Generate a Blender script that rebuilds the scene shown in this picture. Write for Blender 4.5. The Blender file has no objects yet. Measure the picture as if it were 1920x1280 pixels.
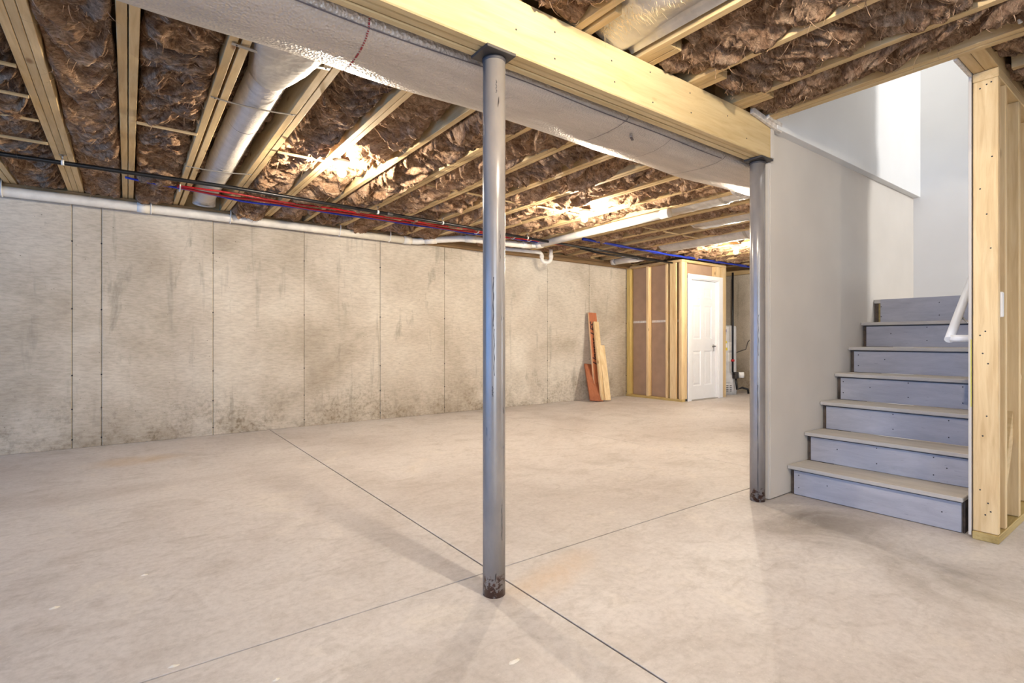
import bpy, bmesh, math, random
import numpy as np
from mathutils import Vector, Matrix

random.seed(7)
rng = np.random.RandomState(11)
SC = bpy.context.scene
COL = SC.collection
PI = math.pi

# ------------------------------------------------------------------ camera
YAW = math.atan2(720, 975)
cam_d = bpy.data.cameras.new('camera')
cam = bpy.data.objects.new('camera', cam_d)
COL.objects.link(cam)
cam.location = (0, 0, 1.0)
cam.rotation_euler = (PI / 2, 0, -YAW)
cam_d.sensor_width = 36.0
cam_d.lens = 36.0 * 975 / 1920
cam_d.shift_y = -4 / 1920
cam_d.clip_start = 0.02
SC.camera = cam

# ------------------------------------------------------------------ world, daylight, exposure
SC.view_settings.view_transform = 'Standard'
SC.view_settings.look = 'None'
SC.view_settings.exposure = 0.22
SC.view_settings.gamma = 1.0
SC.view_settings.use_curve_mapping = False
world = bpy.data.worlds.new('world')
SC.world = world
world.use_nodes = True
bg = world.node_tree.nodes['Background']
bg.inputs['Color'].default_value = (0.55, 0.75, 1.0, 1)
bg.inputs['Strength'].default_value = 1.0


def area(name, loc, target, sx, sy, power, color):
    d = bpy.data.lights.new(name, 'AREA')
    d.shape = 'RECTANGLE'
    d.size, d.size_y = sx, sy
    d.energy = power
    d.color = color
    o = bpy.data.objects.new(name, d)
    COL.objects.link(o)
    o.location = loc
    v = Vector(target) - Vector(loc)
    o.rotation_euler = v.to_track_quat('-Z', 'Y').to_euler()
    return o


DAY = (0.62, 0.80, 1.0)
area('daylight_left_window', (-6.25, 1.8, 1.2), (0, 1.8, 1.15), 8.4, 1.8, 235, (0.04, 0.34, 1.0))
area('daylight_front_door', (-1.2, -3.25, 1.25), (0.2, 1.2, 0.3), 2.4, 2.0, 100, (0.76, 0.86, 1.0))
area('daylight_far_door', (8.2, -3.25, 1.2), (7.9, 4.0, 0.6), 1.8, 2.0, 120, (0.80, 0.89, 1.0))
area('daylight_upstairs', (5.35, -3.6, 2.7), (5.35, 1.6, 2.2), 0.55, 1.8, 275, (1.0, 0.985, 0.965))
area('daylight_stairwell_top', (4.55, 1.15, 5.1), (4.55, 1.15, 0), 1.2, 0.6, 16, (1.0, 0.97, 0.94))

BULB_COL = (1.0, 0.87, 0.69)
BULB_W = 92.0

# ------------------------------------------------------------------ helpers


class MB:
    def __init__(s):
        s.v, s.f, s.sm = [], [], []

    def add(s, verts, faces, smooth=False):
        o = len(s.v)
        s.v += [tuple(map(float, p)) for p in verts]
        s.f += [tuple(i + o for i in f) for f in faces]
        s.sm += [smooth] * len(faces)
        return s

    def box(s, x0, x1, y0, y1, z0, z1, b=0.0):
        if b <= 0:
            v = [(x0, y0, z0), (x1, y0, z0), (x1, y1, z0), (x0, y1, z0), (x0, y0, z1), (x1, y0, z1), (x1, y1, z1), (x0, y1, z1)]
            return s.add(v, [(3, 2, 1, 0), (4, 5, 6, 7), (0, 1, 5, 4), (1, 2, 6, 5), (2, 3, 7, 6), (3, 0, 4, 7)])
        c = Vector(((x0 + x1) / 2, (y0 + y1) / 2, (z0 + z1) / 2))
        return s.obox(c, Vector((1, 0, 0)), Vector((0, 1, 0)), Vector((0, 0, 1)), (x1 - x0) / 2, (y1 - y0) / 2, (z1 - z0) / 2, b)

    def obox(s, c, ax, ay, az, hx, hy, hz, b=0.0):
        c, ax, ay, az = Vector(c), Vector(ax).normalized(), Vector(ay).normalized(), Vector(az).normalized()
        bm = bmesh.new()
        bmesh.ops.create_cube(bm, size=1)
        for v in bm.verts:
            v.co = Vector((v.co.x * 2 * hx, v.co.y * 2 * hy, v.co.z * 2 * hz))
        if b > 0:
            bmesh.ops.bevel(bm, geom=list(bm.edges), offset=min(b, hx * .8, hy * .8, hz * .8), segments=1, affect='EDGES', profile=.5)
        bm.verts.index_update()
        vs = [c + ax * v.co.x + ay * v.co.y + az * v.co.z for v in bm.verts]
        s.add(vs, [[v.index for v in f.verts] for f in bm.faces])
        bm.free()
        return s

    def tube(s, pts, r, n=12, cap=True):
        pts = [Vector(p) for p in pts]
        k = len(pts)
        rs = r if isinstance(r, (list, tuple)) else [r] * k
        up = None
        verts, faces = [], []
        for i, p in enumerate(pts):
            t = (pts[min(i + 1, k - 1)] - pts[max(i - 1, 0)]).normalized()
            if up is None:
                up = Vector((0, 0, 1)) if abs(t.z) < .9 else Vector((1, 0, 0))
            a = t.cross(up)
            if a.length < 1e-6:
                a = t.orthogonal()
            a.normalize()
            b = a.cross(t).normalized()
            up = b
            for j in range(n):
                th = 2 * PI * j / n
                verts.append(p + (a * math.cos(th) + b * math.sin(th)) * rs[i])
        for i in range(k - 1):
            for j in range(n):
                faces.append((i * n + j, i * n + (j + 1) % n, (i + 1) * n + (j + 1) % n, (i + 1) * n + j))
        s.add(verts, faces, True)
        if cap:
            o = len(s.v) - k * n
            s.f.append(tuple(o + j for j in range(n))[::-1]); s.sm.append(False)
            s.f.append(tuple(o + (k - 1) * n + j for j in range(n))); s.sm.append(False)
        return s

    def lathe(s, c, prof, n=24, axis='Z'):
        verts, faces = [], []
        k = len(prof)
        for (r, h) in prof:
            for j in range(n):
                th = 2 * PI * j / n
                a, b = r * math.cos(th), r * math.sin(th)
                d = {'Z': (a, b, h), 'X': (h, a, b), 'Y': (b, h, a)}[axis]
                verts.append((c[0] + d[0], c[1] + d[1], c[2] + d[2]))
        for i in range(k - 1):
            for j in range(n):
                faces.append((i * n + j, i * n + (j + 1) % n, (i + 1) * n + (j + 1) % n, (i + 1) * n + j))
        s.add(verts, faces, True)
        return s

    def build(s, name, m, parent=None, kind=None):
        off = world_loc(parent) if parent else Vector((0, 0, 0))
        me = bpy.data.meshes.new(name)
        v = np.array(s.v, dtype=float) - np.array(off)
        me.from_pydata([tuple(p) for p in v], [], s.f)
        me.polygons.foreach_set('use_smooth', s.sm)
        me.materials.append(m)
        me.update()
        o = bpy.data.objects.new(name, me)
        COL.objects.link(o)
        if parent:
            o.parent = parent
        if kind:
            o['kind'] = kind
        return o


def world_loc(o):
    p = Vector((0, 0, 0))
    while o is not None:
        p = p + o.location
        o = o.parent
    return p


def thing(name, label, cat, loc=(0, 0, 0), group=None):
    o = bpy.data.objects.new(name, None)
    COL.objects.link(o)
    o.location = loc
    o.empty_display_size = .05
    o['label'] = label
    o['category'] = cat
    if group:
        o['group'] = group
    return o


def tag(o, label, cat, group=None):
    o['label'] = label
    o['category'] = cat
    if group:
        o['group'] = group
    return o


def struct(name, label=None, loc=(0, 0, 0)):
    o = bpy.data.objects.new(name, None)
    COL.objects.link(o)
    o.location = loc
    o['kind'] = 'structure'
    if label:
        o['label'] = label
        o['category'] = name.split('_')[0]
    return o


def sobj(name, mb, m, label, cat):
    o = mb.build(name, m)
    o['kind'] = 'structure'
    o['label'] = label
    o['category'] = cat
    return o


ORD = ['first', 'second', 'third', 'fourth', 'fifth', 'sixth', 'seventh', 'eighth', 'ninth', 'tenth', 'eleventh', 'twelfth', 'thirteenth',
       'fourteenth', 'fifteenth', 'sixteenth', 'seventeenth', 'eighteenth', 'nineteenth', 'twentieth', 'twenty-first', 'twenty-second',
       'twenty-third', 'twenty-fourth', 'twenty-fifth', 'twenty-sixth']

# ------------------------------------------------------------------ materials


def srgb(r, g, b):
    def c(u):
        u /= 255.
        return u / 12.92 if u <= .04045 else ((u + .055) / 1.055) ** 2.4
    return (c(r), c(g), c(b), 1)


class NT:
    def __init__(s, name):
        s.m = bpy.data.materials.new(name)
        s.m.use_nodes = True
        s.t = s.m.node_tree
        s.b = s.t.nodes['Principled BSDF']

    def n(s, typ, **kw):
        nd = s.t.nodes.new(typ)
        for k, v in kw.items():
            if k in ('i',):
                for kk, vv in v.items():
                    nd.inputs[kk].default_value = vv
            else:
                setattr(nd, k, v)
        return nd

    def l(s, a, b):
        s.t.links.new(a, b)

    def pos(s, scale=(1, 1, 1), obj=False, rnd=False):
        mp = s.n('ShaderNodeMapping')
        mp.inputs['Scale'].default_value = scale
        if obj:
            tc = s.n('ShaderNodeTexCoord')
            s.l(tc.outputs['Object'], mp.inputs['Vector'])
        else:
            g = s.n('ShaderNodeNewGeometry')
            s.l(g.outputs['Position'], mp.inputs['Vector'])
        if rnd:
            oi = s.n('ShaderNodeObjectInfo')
            mu = s.n('ShaderNodeMath', operation='MULTIPLY')
            mu.inputs[1].default_value = 37.0
            s.l(oi.outputs['Random'], mu.inputs[0])
            s.l(mu.outputs[0], mp.inputs['Location'])
        return mp.outputs['Vector']

    def noise(s, vec, scale, detail=4, rough=.55, dist=0.0):
        nd = s.n('ShaderNodeTexNoise')
        nd.inputs['Scale'].default_value = scale
        nd.inputs['Detail'].default_value = detail
        nd.inputs['Roughness'].default_value = rough
        nd.inputs['Distortion'].default_value = dist
        s.l(vec, nd.inputs['Vector'])
        return nd.outputs['Fac']

    def ramp(s, fac, stops):
        nd = s.n('ShaderNodeValToRGB')
        e = nd.color_ramp.elements
        while len(e) < len(stops):
            e.new(.5)
        for i, (p, c) in enumerate(stops):
            e[i].position = p
            e[i].color = c if len(c) == 4 else (*c, 1)
        s.l(fac, nd.inputs['Fac'])
        return nd.outputs['Color']

    def vramp(s, fac, a, b):
        nd = s.n('ShaderNodeMapRange')
        nd.inputs['From Min'].default_value = a
        nd.inputs['From Max'].default_value = b
        s.l(fac, nd.inputs['Value'])
        return nd.outputs['Result']

    def mix(s, fac, a, b, mode='MIX'):
        nd = s.n('ShaderNodeMix', data_type='RGBA', blend_type=mode)
        for sock, v in (('Factor', fac), ('A', a), ('B', b)):
            inp = [i for i in nd.inputs if i.name == sock and (i.type == 'RGBA' or sock == 'Factor' and i.type == 'VALUE')][0]
            if isinstance(v, (int, float)):
                inp.default_value = v
            elif isinstance(v, tuple):
                inp.default_value = v
            else:
                s.l(v, inp)
        return [o for o in nd.outputs if o.type == 'RGBA'][0]

    def mul(s, a, b):
        nd = s.n('ShaderNodeMath', operation='MULTIPLY')
        for i, v in enumerate((a, b)):
            if isinstance(v, (int, float)):
                nd.inputs[i].default_value = v
            else:
                s.l(v, nd.inputs[i])
        return nd.outputs[0]

    def bump(s, h, strength=.3, dist=.01, normal=None):
        nd = s.n('ShaderNodeBump')
        nd.inputs['Strength'].default_value = strength
        nd.inputs['Distance'].default_value = dist
        s.l(h, nd.inputs['Height'])
        if normal is not None:
            s.l(normal, nd.inputs['Normal'])
        s.l(nd.outputs['Normal'], s.b.inputs['Normal'])
        return nd.outputs['Normal']

    def fin(s, color=None, rough=None, metal=None, spec=None):
        for sock, v in (('Base Color', color), ('Roughness', rough), ('Metallic', metal), ('Specular IOR Level', spec)):
            if v is None:
                continue
            if isinstance(v, (int, float, tuple)):
                s.b.inputs[sock].default_value = v
            else:
                s.l(v, s.b.inputs[sock])
        return s.m


def plain(name, rgb, rough=.5, metal=0, var=.06, scale=9, spec=.5):
    t = NT(name)
    c = srgb(*rgb)
    f = t.noise(t.pos(), scale, 3)
    lo = tuple(x * (1 - var * 2) for x in c[:3]) + (1,)
    hi = tuple(min(1, x * (1 + var * 2)) for x in c[:3]) + (1,)
    col = t.ramp(f, [(.3, lo), (.7, hi)])
    t.bump(f, .05, .003)
    return t.fin(col, rough, metal, spec)


def wood(name, axis, base, dark, light, rough=.65, knots=True):
    t = NT(name)
    st = {'X': (.09, 1, 1), 'Y': (1, .09, 1), 'Z': (1, 1, .09)}[axis]
    vec = t.pos(st, obj=True, rnd=True)
    g = t.noise(vec, 42, 4, .6, .6)
    big = t.noise(vec, 7, 3, .5, .9)
    c = t.ramp(g, [(.30, srgb(*dark)), (.5, srgb(*base)), (.72, srgb(*light))])
    c2 = t.ramp(big, [(.30, srgb(*[int(x * .88) for x in base])), (.62, srgb(*light))])
    col = t.mix(.5, c, c2)
    oi = t.n('ShaderNodeObjectInfo')
    vr = t.n('ShaderNodeMapRange')
    vr.inputs['To Min'].default_value = .86
    vr.inputs['To Max'].default_value = 1.08
    t.l(oi.outputs['Random'], vr.inputs['Value'])
    hsv = t.n('ShaderNodeHueSaturation')
    t.l(col, hsv.inputs['Color'])
    t.l(vr.outputs[0], hsv.inputs['Value'])
    col = hsv.outputs['Color']
    if knots:
        st2 = {'X': (.45, 1, 1), 'Y': (1, .45, 1), 'Z': (1, 1, .45)}[axis]
        vo = t.n('ShaderNodeTexVoronoi')
        vo.inputs['Scale'].default_value = 5.5
        t.l(t.pos(st2, obj=True, rnd=True), vo.inputs['Vector'])
        k = t.vramp(vo.outputs['Distance'], .11, .05)
        col = t.mix(t.mul(k, .75), col, srgb(120, 78, 40))
    t.bump(g, .12, .003)
    return t.fin(col, rough, 0, .3)


PINE = ((206, 176, 126), (182, 148, 98), (224, 198, 152))
M = {}
M['pineX'] = wood('pine_along_x', 'X', *PINE)
M['pineY'] = wood('pine_along_y', 'Y', *PINE)
M['pineZ'] = wood('pine_along_z', 'Z', (224, 192, 140), (200, 160, 106), (240, 216, 170))
M['beam'] = wood('beam_pine', 'X', (216, 190, 140), (196, 164, 112), (228, 206, 160), .55)
M['beam_end'] = M['pineX']
M['treatedX'] = wood('treated_x', 'X', (186, 160, 98), (150, 125, 72), (206, 182, 124))
M['treatedY'] = wood('treated_y', 'Y', (186, 160, 98), (150, 125, 72), (206, 182, 124))
M['foam_stud'] = wood('yellow_stud', 'Z', (196, 170, 100), (160, 132, 66), (214, 190, 124))
M['lvl'] = wood('lvl_brown', 'Z', (160, 92, 58), (138, 74, 46), (178, 110, 72), .6, False)
M['lvl_edge'] = plain('lvl_edge', (216, 180, 140), .7)
M['osb'] = wood('subfloor_wood', 'X', (150, 118, 80), (110, 84, 56), (176, 146, 104), .8)
M['steel_dark'] = plain('dark_steel', (74, 70, 68), .5, .4)
M['galv'] = plain('galvanised', (176, 172, 166), .38, .8)
M['black_pipe'] = plain('black_iron', (24, 24, 27), .35, .3)
M['pvc'] = plain('white_pvc', (226, 220, 208), .35)
M['clip'] = plain('white_clip', (232, 228, 220), .4)
M['red'] = plain('red_pex', (178, 20, 30), .3)
M['blue'] = plain('blue_pex', (24, 52, 170), .3)
M['cord'] = plain('brown_cord', (70, 60, 52), .5)
M['white_paint'] = plain('white_paint', (230, 230, 230), .35, 0, .01)
M['drywall'] = plain('primed_drywall', (206, 199, 190), .85, 0, .02, 2.5)
M['drywall_white'] = plain('primed_drywall_white', (226, 225, 223), .85, 0, .015, 2)
M['paper'] = plain('drywall_edge_paper', (214, 206, 196), .9, 0, .1, 40)
M['kraft'] = plain('drywall_back_paper', (168, 140, 116), .9, 0, .04, 6)
M['porcelain'] = plain('porcelain', (238, 234, 226), .3)
M['tape_yellow'] = plain('yellow_tape', (214, 206, 40), .5)
M['dark'] = plain('nail_dark', (52, 50, 54), .6)
M['tank'] = plain('tank_white', (206, 206, 206), .4)
M['sticker_yellow'] = plain('sticker_yellow', (226, 206, 40), .5)
M['sticker_white'] = plain('sticker_white', (232, 232, 228), .5)
M['logo_blue'] = plain('logo_blue', (38, 62, 140), .4)
M['seam_red'] = plain('seam_red', (150, 44, 52), .6)
M['seam_dark'] = plain('seam_dark', (96, 88, 90), .6)
M['ink'] = plain('print_ink', (60, 30, 24), .7)
M['ink_grey'] = plain('print_ink_grey', (92, 86, 80), .7)
M['chip'] = plain('paint_chip', (226, 220, 208), .7)


def mat_concrete_wall():
    t = NT('concrete_wall')
    p = t.pos()
    big = t.noise(p, .9, 5, .6, .3)
    mid = t.noise(t.pos((1, 1, .35)), 3.2, 5, .65, .4)
    streak = t.noise(t.pos((1, 1, .12)), 6.5, 4, .6, .2)
    fine = t.noise(t.pos((.25, 1, 1)), 60, 4, .7)
    c = t.ramp(big, [(.32, srgb(172, 161, 144)), (.5, srgb(198, 188, 172)), (.68, srgb(213, 205, 190))])
    s1 = t.vramp(mid, .60, .70)
    c = t.mix(t.mul(s1, .55), c, srgb(128, 122, 108))
    s2 = t.vramp(streak, .62, .76)
    c = t.mix(t.mul(s2, .55), c, srgb(118, 114, 104))
    f2 = t.ramp(fine, [(.3, (.78, .77, .75, 1)), (.6, (1.05, 1.05, 1.05, 1))])
    c = t.mix(.85, c, f2, 'MULTIPLY')
    # damp stains and mould rising from the floor
    g = t.n('ShaderNodeNewGeometry')
    sx = t.n('ShaderNodeSeparateXYZ')
    t.l(g.outputs['Position'], sx.inputs[0])
    hgt = t.vramp(sx.outputs['Z'], .62, .0)
    n1 = t.vramp(t.noise(p, 2.4, 4, .6), .35, .68)
    n2 = t.vramp(t.noise(p, 26, 4, .75), .45, .66)
    damp = t.mul(t.mul(hgt, n1), t.mul(n2, 1.15))
    c = t.mix(damp, c, srgb(88, 78, 62))
    soft = t.mul(t.mul(hgt, n1), .7)
    c = t.mix(soft, c, srgb(140, 124, 100))
    # pores
    vo = t.n('ShaderNodeTexVoronoi')
    vo.inputs['Scale'].default_value = 20
    t.l(p, vo.inputs['Vector'])
    pore = t.mul(t.vramp(vo.outputs['Distance'], .12, .05), t.vramp(t.noise(p, 5, 2), .5, .62))
    c = t.mix(t.mul(pore, .7), c, srgb(92, 82, 68))
    nb = t.bump(fine, .18, .004)
    return t.fin(c, .85, 0, .25)


def mat_floor():
    t = NT('concrete_floor')
    p = t.pos()
    big = t.noise(p, .55, 5, .6, .6)
    mid = t.noise(p, 2.2, 6, .65, .8)
    fine = t.noise(p, 34, 5, .75)
    grit = t.noise(p, 190, 2, .6)
    c = t.ramp(big, [(.30, srgb(184, 176, 171)), (.5, srgb(203, 197, 194)), (.70, srgb(214, 209, 206))])
    m = t.vramp(mid, .52, .74)
    c = t.mix(t.mul(m, .5), c, srgb(158, 149, 140))
    md2 = t.noise(t.pos((.7, 1.3, 1)), 7, 5, .7, 1.2)
    c = t.mix(t.mul(t.vramp(md2, .50, .72), .45), c, srgb(160, 151, 143))
    m2 = t.vramp(mid, .42, .26)
    c = t.mix(t.mul(m2, .5), c, srgb(222, 214, 204))
    f2 = t.ramp(fine, [(.28, (.76, .75, .74, 1)), (.55, (1, 1, 1, 1)), (.75, (1.10, 1.10, 1.09, 1))])
    c = t.mix(.75, c, f2, 'MULTIPLY')
    # darker patches in front of the stairs
    g = t.n('ShaderNodeNewGeometry')
    def blob(cx, cy, rx, ry, col, k, ang=0.0):
        nonlocal c
        mp = t.n('ShaderNodeMapping', vector_type='TEXTURE')
        mp.inputs['Location'].default_value = (cx, cy, 0)
        mp.inputs['Rotation'].default_value = (0, 0, ang)
        mp.inputs['Scale'].default_value = (rx, ry, 1)
        t.l(g.outputs['Position'], mp.inputs['Vector'])
        ln = t.n('ShaderNodeVectorMath', operation='LENGTH')
        t.l(mp.outputs['Vector'], ln.inputs[0])
        d = t.vramp(ln.outputs['Value'], 1.0, .1)
        c = t.mix(t.mul(t.mul(d, t.vramp(mid, .25, .6)), k), c, srgb(*col))
    blob(3.05, 1.35, .55, .42, (112, 102, 90), .75, .4)
    blob(2.85, .72, .45, .35, (120, 110, 98), .6, .2)
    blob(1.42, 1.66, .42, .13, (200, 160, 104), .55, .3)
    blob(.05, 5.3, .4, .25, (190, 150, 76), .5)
    spk = t.vramp(t.noise(p, 75, 2, .5), .70, .74)
    c = t.mix(t.mul(spk, .35), c, srgb(232, 226, 216))
    rg = t.vramp(mid, 1.6, -.3)
    t.bump(grit, .10, .002)
    return t.fin(c, .52, 0, .42)


def mat_insulation():
    t = NT('brown_fibreglass')
    v1 = t.pos((1.0, 2.6, 1.6), rnd=True)
    a = t.noise(v1, 5.5, 6, .68, 1.4)
    wn = t.n('ShaderNodeTexNoise')
    wn.inputs['Scale'].default_value = 5.0
    wn.inputs['Detail'].default_value = 3
    gp_ = t.pos((1, 1, 1), rnd=True)
    t.l(gp_, wn.inputs['Vector'])
    va_ = t.n('ShaderNodeVectorMath', operation='MULTIPLY_ADD')
    va_.inputs[1].default_value = (.16, .22, .12)
    t.l(wn.outputs['Color'], va_.inputs[0])
    t.l(gp_, va_.inputs[2])
    mp_ = t.n('ShaderNodeMapping')
    mp_.inputs['Scale'].default_value = (1.1, 7.5, 4.5)
    t.l(va_.outputs['Vector'], mp_.inputs['Vector'])
    b1_ = t.noise(mp_.outputs['Vector'], 9, 7, .72, .5)
    v2 = t.pos((.8, 2.6, 1.4), rnd=True)
    b2_ = t.noise(v2, 30, 5, .75, 2.0)
    b = t.n('ShaderNodeMix', data_type='FLOAT')
    b.inputs[0].default_value = .36
    t.l(b1_, b.inputs[2])
    t.l(b2_, b.inputs[3])
    b = b.outputs[0]
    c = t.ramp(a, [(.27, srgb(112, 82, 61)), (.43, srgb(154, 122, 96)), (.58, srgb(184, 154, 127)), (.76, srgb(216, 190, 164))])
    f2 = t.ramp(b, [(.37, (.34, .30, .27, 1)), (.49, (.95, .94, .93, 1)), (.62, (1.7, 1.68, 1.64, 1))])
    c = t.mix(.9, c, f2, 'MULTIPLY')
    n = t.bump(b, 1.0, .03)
    return t.fin(c, 1.0, 0, .08)


def mat_foil(name, rgb, bump=.5, rough=.38, metal=.55, sc=95):
    t = NT(name)
    p = t.pos()
    vo = t.n('ShaderNodeTexVoronoi')
    vo.inputs['Scale'].default_value = sc
    t.l(p, vo.inputs['Vector'])
    n = t.noise(t.pos((.5, 2.5, 2.5)), 7, 4, .6)
    c = t.ramp(n, [(.3, srgb(*[int(x * .9) for x in rgb])), (.7, srgb(*rgb))])
    n1 = t.bump(vo.outputs['Distance'], bump, .006)
    n2 = t.bump(n, .18, .02, n1)
    return t.fin(c, rough, metal, .5)


def mat_column():
    t = NT('grey_blue_column_paint')
    p = t.pos((1, 1, .35))
    n = t.noise(p, 14, 4, .6)
    c = t.ramp(n, [(.3, srgb(124, 118, 114)), (.7, srgb(142, 135, 129))])
    ch = t.vramp(t.noise(t.pos((1, 1, .16)), 30, 3, .7), .685, .70)
    c = t.mix(t.mul(ch, .9), c, srgb(38, 36, 44))
    g = t.n('ShaderNodeNewGeometry')
    sx = t.n('ShaderNodeSeparateXYZ')
    t.l(g.outputs['Position'], sx.inputs[0])
    low = t.vramp(sx.outputs['Z'], .13, .0)
    rn = t.vramp(t.noise(t.pos(), 38, 4, .7), .62, .40)
    c = t.mix(t.vramp(t.mul(low, rn), .30, .42), c, srgb(74, 42, 32))
    return t.fin(c, .26, 0, 1.0)


def mat_stair(name, lo, hi, rough=.6):
    t = NT(name)
    n = t.noise(t.pos((2.5, .5, 2.5)), 7, 5, .65, .5)
    f = t.noise(t.pos((2, .4, 2)), 60, 3, .6)
    c = t.ramp(n, [(.3, srgb(*lo)), (.7, srgb(*hi))])
    d = t.vramp(f, .66, .74)
    c = t.mix(t.mul(d, .35), c, srgb(100, 104, 114))
    t.bump(f, .08, .003)
    return t.fin(c, rough, 0, .4)


M['wall'] = mat_concrete_wall()
M['floor'] = mat_floor()
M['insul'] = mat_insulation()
M['fibre'] = plain('loose_fibre', (176, 146, 118), 1.0, 0, .2, 30, .1)
M['duct'] = mat_foil('foil_bubble_wrap', (204, 196, 188), .55, .36, .5)
M['foil'] = mat_foil('crinkled_foil', (206, 204, 202), .25, .3, .75, 30)
M['round'] = mat_foil('white_duct_wrap', (206, 199, 190), .25, .6, .06, 60)
M['column'] = mat_column()
M['riser'] = mat_stair('riser_paint', (160, 159, 166), (181, 180, 186))
M['tread'] = mat_stair('tread_board', (176, 170, 162), (198, 190, 180), .75)
M['side_dark'] = plain('stringer_gap', (96, 82, 70), .9, 0, .2, 20)


def mat_emit(name, color, strength):
    t = NT(name)
    e = t.n('ShaderNodeEmission')
    e.inputs['Color'].default_value = (*color, 1)
    e.inputs['Strength'].default_value = strength
    t.l(e.outputs[0], t.t.nodes['Material Output'].inputs['Surface'])
    return t.m


# ------------------------------------------------------------------ setting: floor
YW = 6.22      # concrete wall face
ZJ = 2.335     # underside of the joists
XL, XR, YF = -6.0, 9.6, -3.0
fl = struct('floor', 'grey beige concrete slab floor with saw cut joints')
MB().box(XL - .2, XR + .2, YF - .2, YW + .2, -.12, -.022).build('slab_base', M['floor'], fl)
xs = [XL - .1, 1.262, 3.915, 6.6, XR + .1]
ys = [YF - .1, 1.862, YW + .1]
g = .0035
for i in range(4):
    for j in range(2):
        MB().box(xs[i] + g, xs[i + 1] - g, ys[j] + g, ys[j + 1] - g, -.03, 0, .0012).build('slab', M['floor'], fl)

# ------------------------------------------------------------------ setting: poured concrete wall in form panels
wb = struct('wall_back', 'stained poured concrete wall with vertical form joints')
MB().box(XL - .2, XR + .3, YW + .012, YW + .25, -.02, 2.25).build('wall_core', M['wall'], wb)
px = [-6.1, -5.0, -4.07, -3.15, -2.24, -1.326, -.412, -.2] + [-.2 + .914 * k for k in range(1, 12)]
for i in range(len(px) - 1):
    dy = [0, .002, -.0015, .001, .003][i % 5] if i else 0
    MB().box(px[i] + .0035, px[i + 1] - .0035, YW + dy, YW + .05, 0, 2.25, .003).build('panel', M['wall'], wb)
ties = MB()
for x in px:
    for z in (.08, .36, .67, 1.28, 1.9):
        ties.lathe((x, YW - .002, z), [(.0001, -.003), (.006, -.002), (.007, .006)], 8, 'Y')
ties.build('form_tie', M['dark'], wb, 'stuff')

wr = struct('wall_right', 'far grey concrete wall behind the water heater')
MB().box(XR, XR + .2, YF, YW, 0, 2.25).build('wall_core', M['wall'], wr)
for k in range(8):
    MB().box(XR - .02, XR + .02, YW - (k + 1) * .914 + .002, YW - k * .914 - .002, 0, 2.25, .0018).build('panel', M['wall'], wr)
# left wall with a window (outside the frame, lets the cool daylight in)
m = MB()
m.box(XL - .2, XL, YF, -2.5, 0, 2.57).box(XL - .2, XL, 6.05, YW + .2, 0, 2.57)
m.box(XL - .2, XL, -2.5, 6.05, 0, .25).box(XL - .2, XL, -2.5, 6.05, 2.15, 2.57)
for k_ in range(4):
    m.box(XL - .15, XL - .05, -1.0 + 1.75 * k_ - .03, -1.0 + 1.75 * k_ + .03, .25, 2.15)
sobj('wall_left', m, M['wall'], 'concrete wall with a window opening', 'wall')
m = MB()
m.box(XL - .2, -2.4, YF - .2, YF, 0, 2.57).box(0.0, 7.2, YF - .2, YF, 0, 2.57).box(9.2, XR + .2, YF - .2, YF, 0, 2.57).box(-2.4, 0.0, YF - .2, YF, 2.3, 2.57).box(7.2, 9.2, YF - .2, YF, 2.3, 2.57)
sobj('wall_front', m, M['wall'], 'concrete wall with a wide door opening', 'wall')

# sill plates on top of the concrete
sp = struct('trim_1', 'pine sill plate on top of the concrete wall')
MB().box(XL, XR, YW - .09, YW + .05, 2.252, 2.292, .002).build('plate', M['osb'], sp)
MB().box(XL, XR, YW - .09, YW + .05, 2.294, ZJ - .001, .002).build('plate', M['osb'], sp)
MB().box(XL, XR, YW + .01, YW + .05, ZJ, 2.57, .002).build('rim_board', M['pineX'], sp)
sp = struct('trim_2', 'pine sill plate on top of the far wall')
MB().box(XR - .08, XR + .1, YF, YW - .1, 2.252, ZJ - .001, .002).build('plate', M['pineY'], sp)
MB().box(XR + .02, XR + .06, YF, YW, ZJ, 2.57, .002).build('rim_board', M['pineY'], sp)

# subfloor above the joists, open over the stair
m = MB()
m.box(XL - .2, 4.87, YF - .2, .62, 2.572, 2.6).box(5.8, XR + .2, YF - .2, .62, 2.572, 2.6).box(XL - .2, XR + .2, 1.76, YW + .2, 2.572, 2.6)
m.box(XL - .2, 3.15, .62, 1.76, 2.572, 2.6).box(5.9, XR + .2, .62, 1.76, 2.572, 2.6)
sobj('ceiling', m, M['osb'], 'underside of the wooden subfloor above the joists', 'ceiling')

# ------------------------------------------------------------------ joists
JG = 'pine floor joists over the left room'
SP = .4045


def jx(n):
    return SP * (n - 1)


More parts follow.
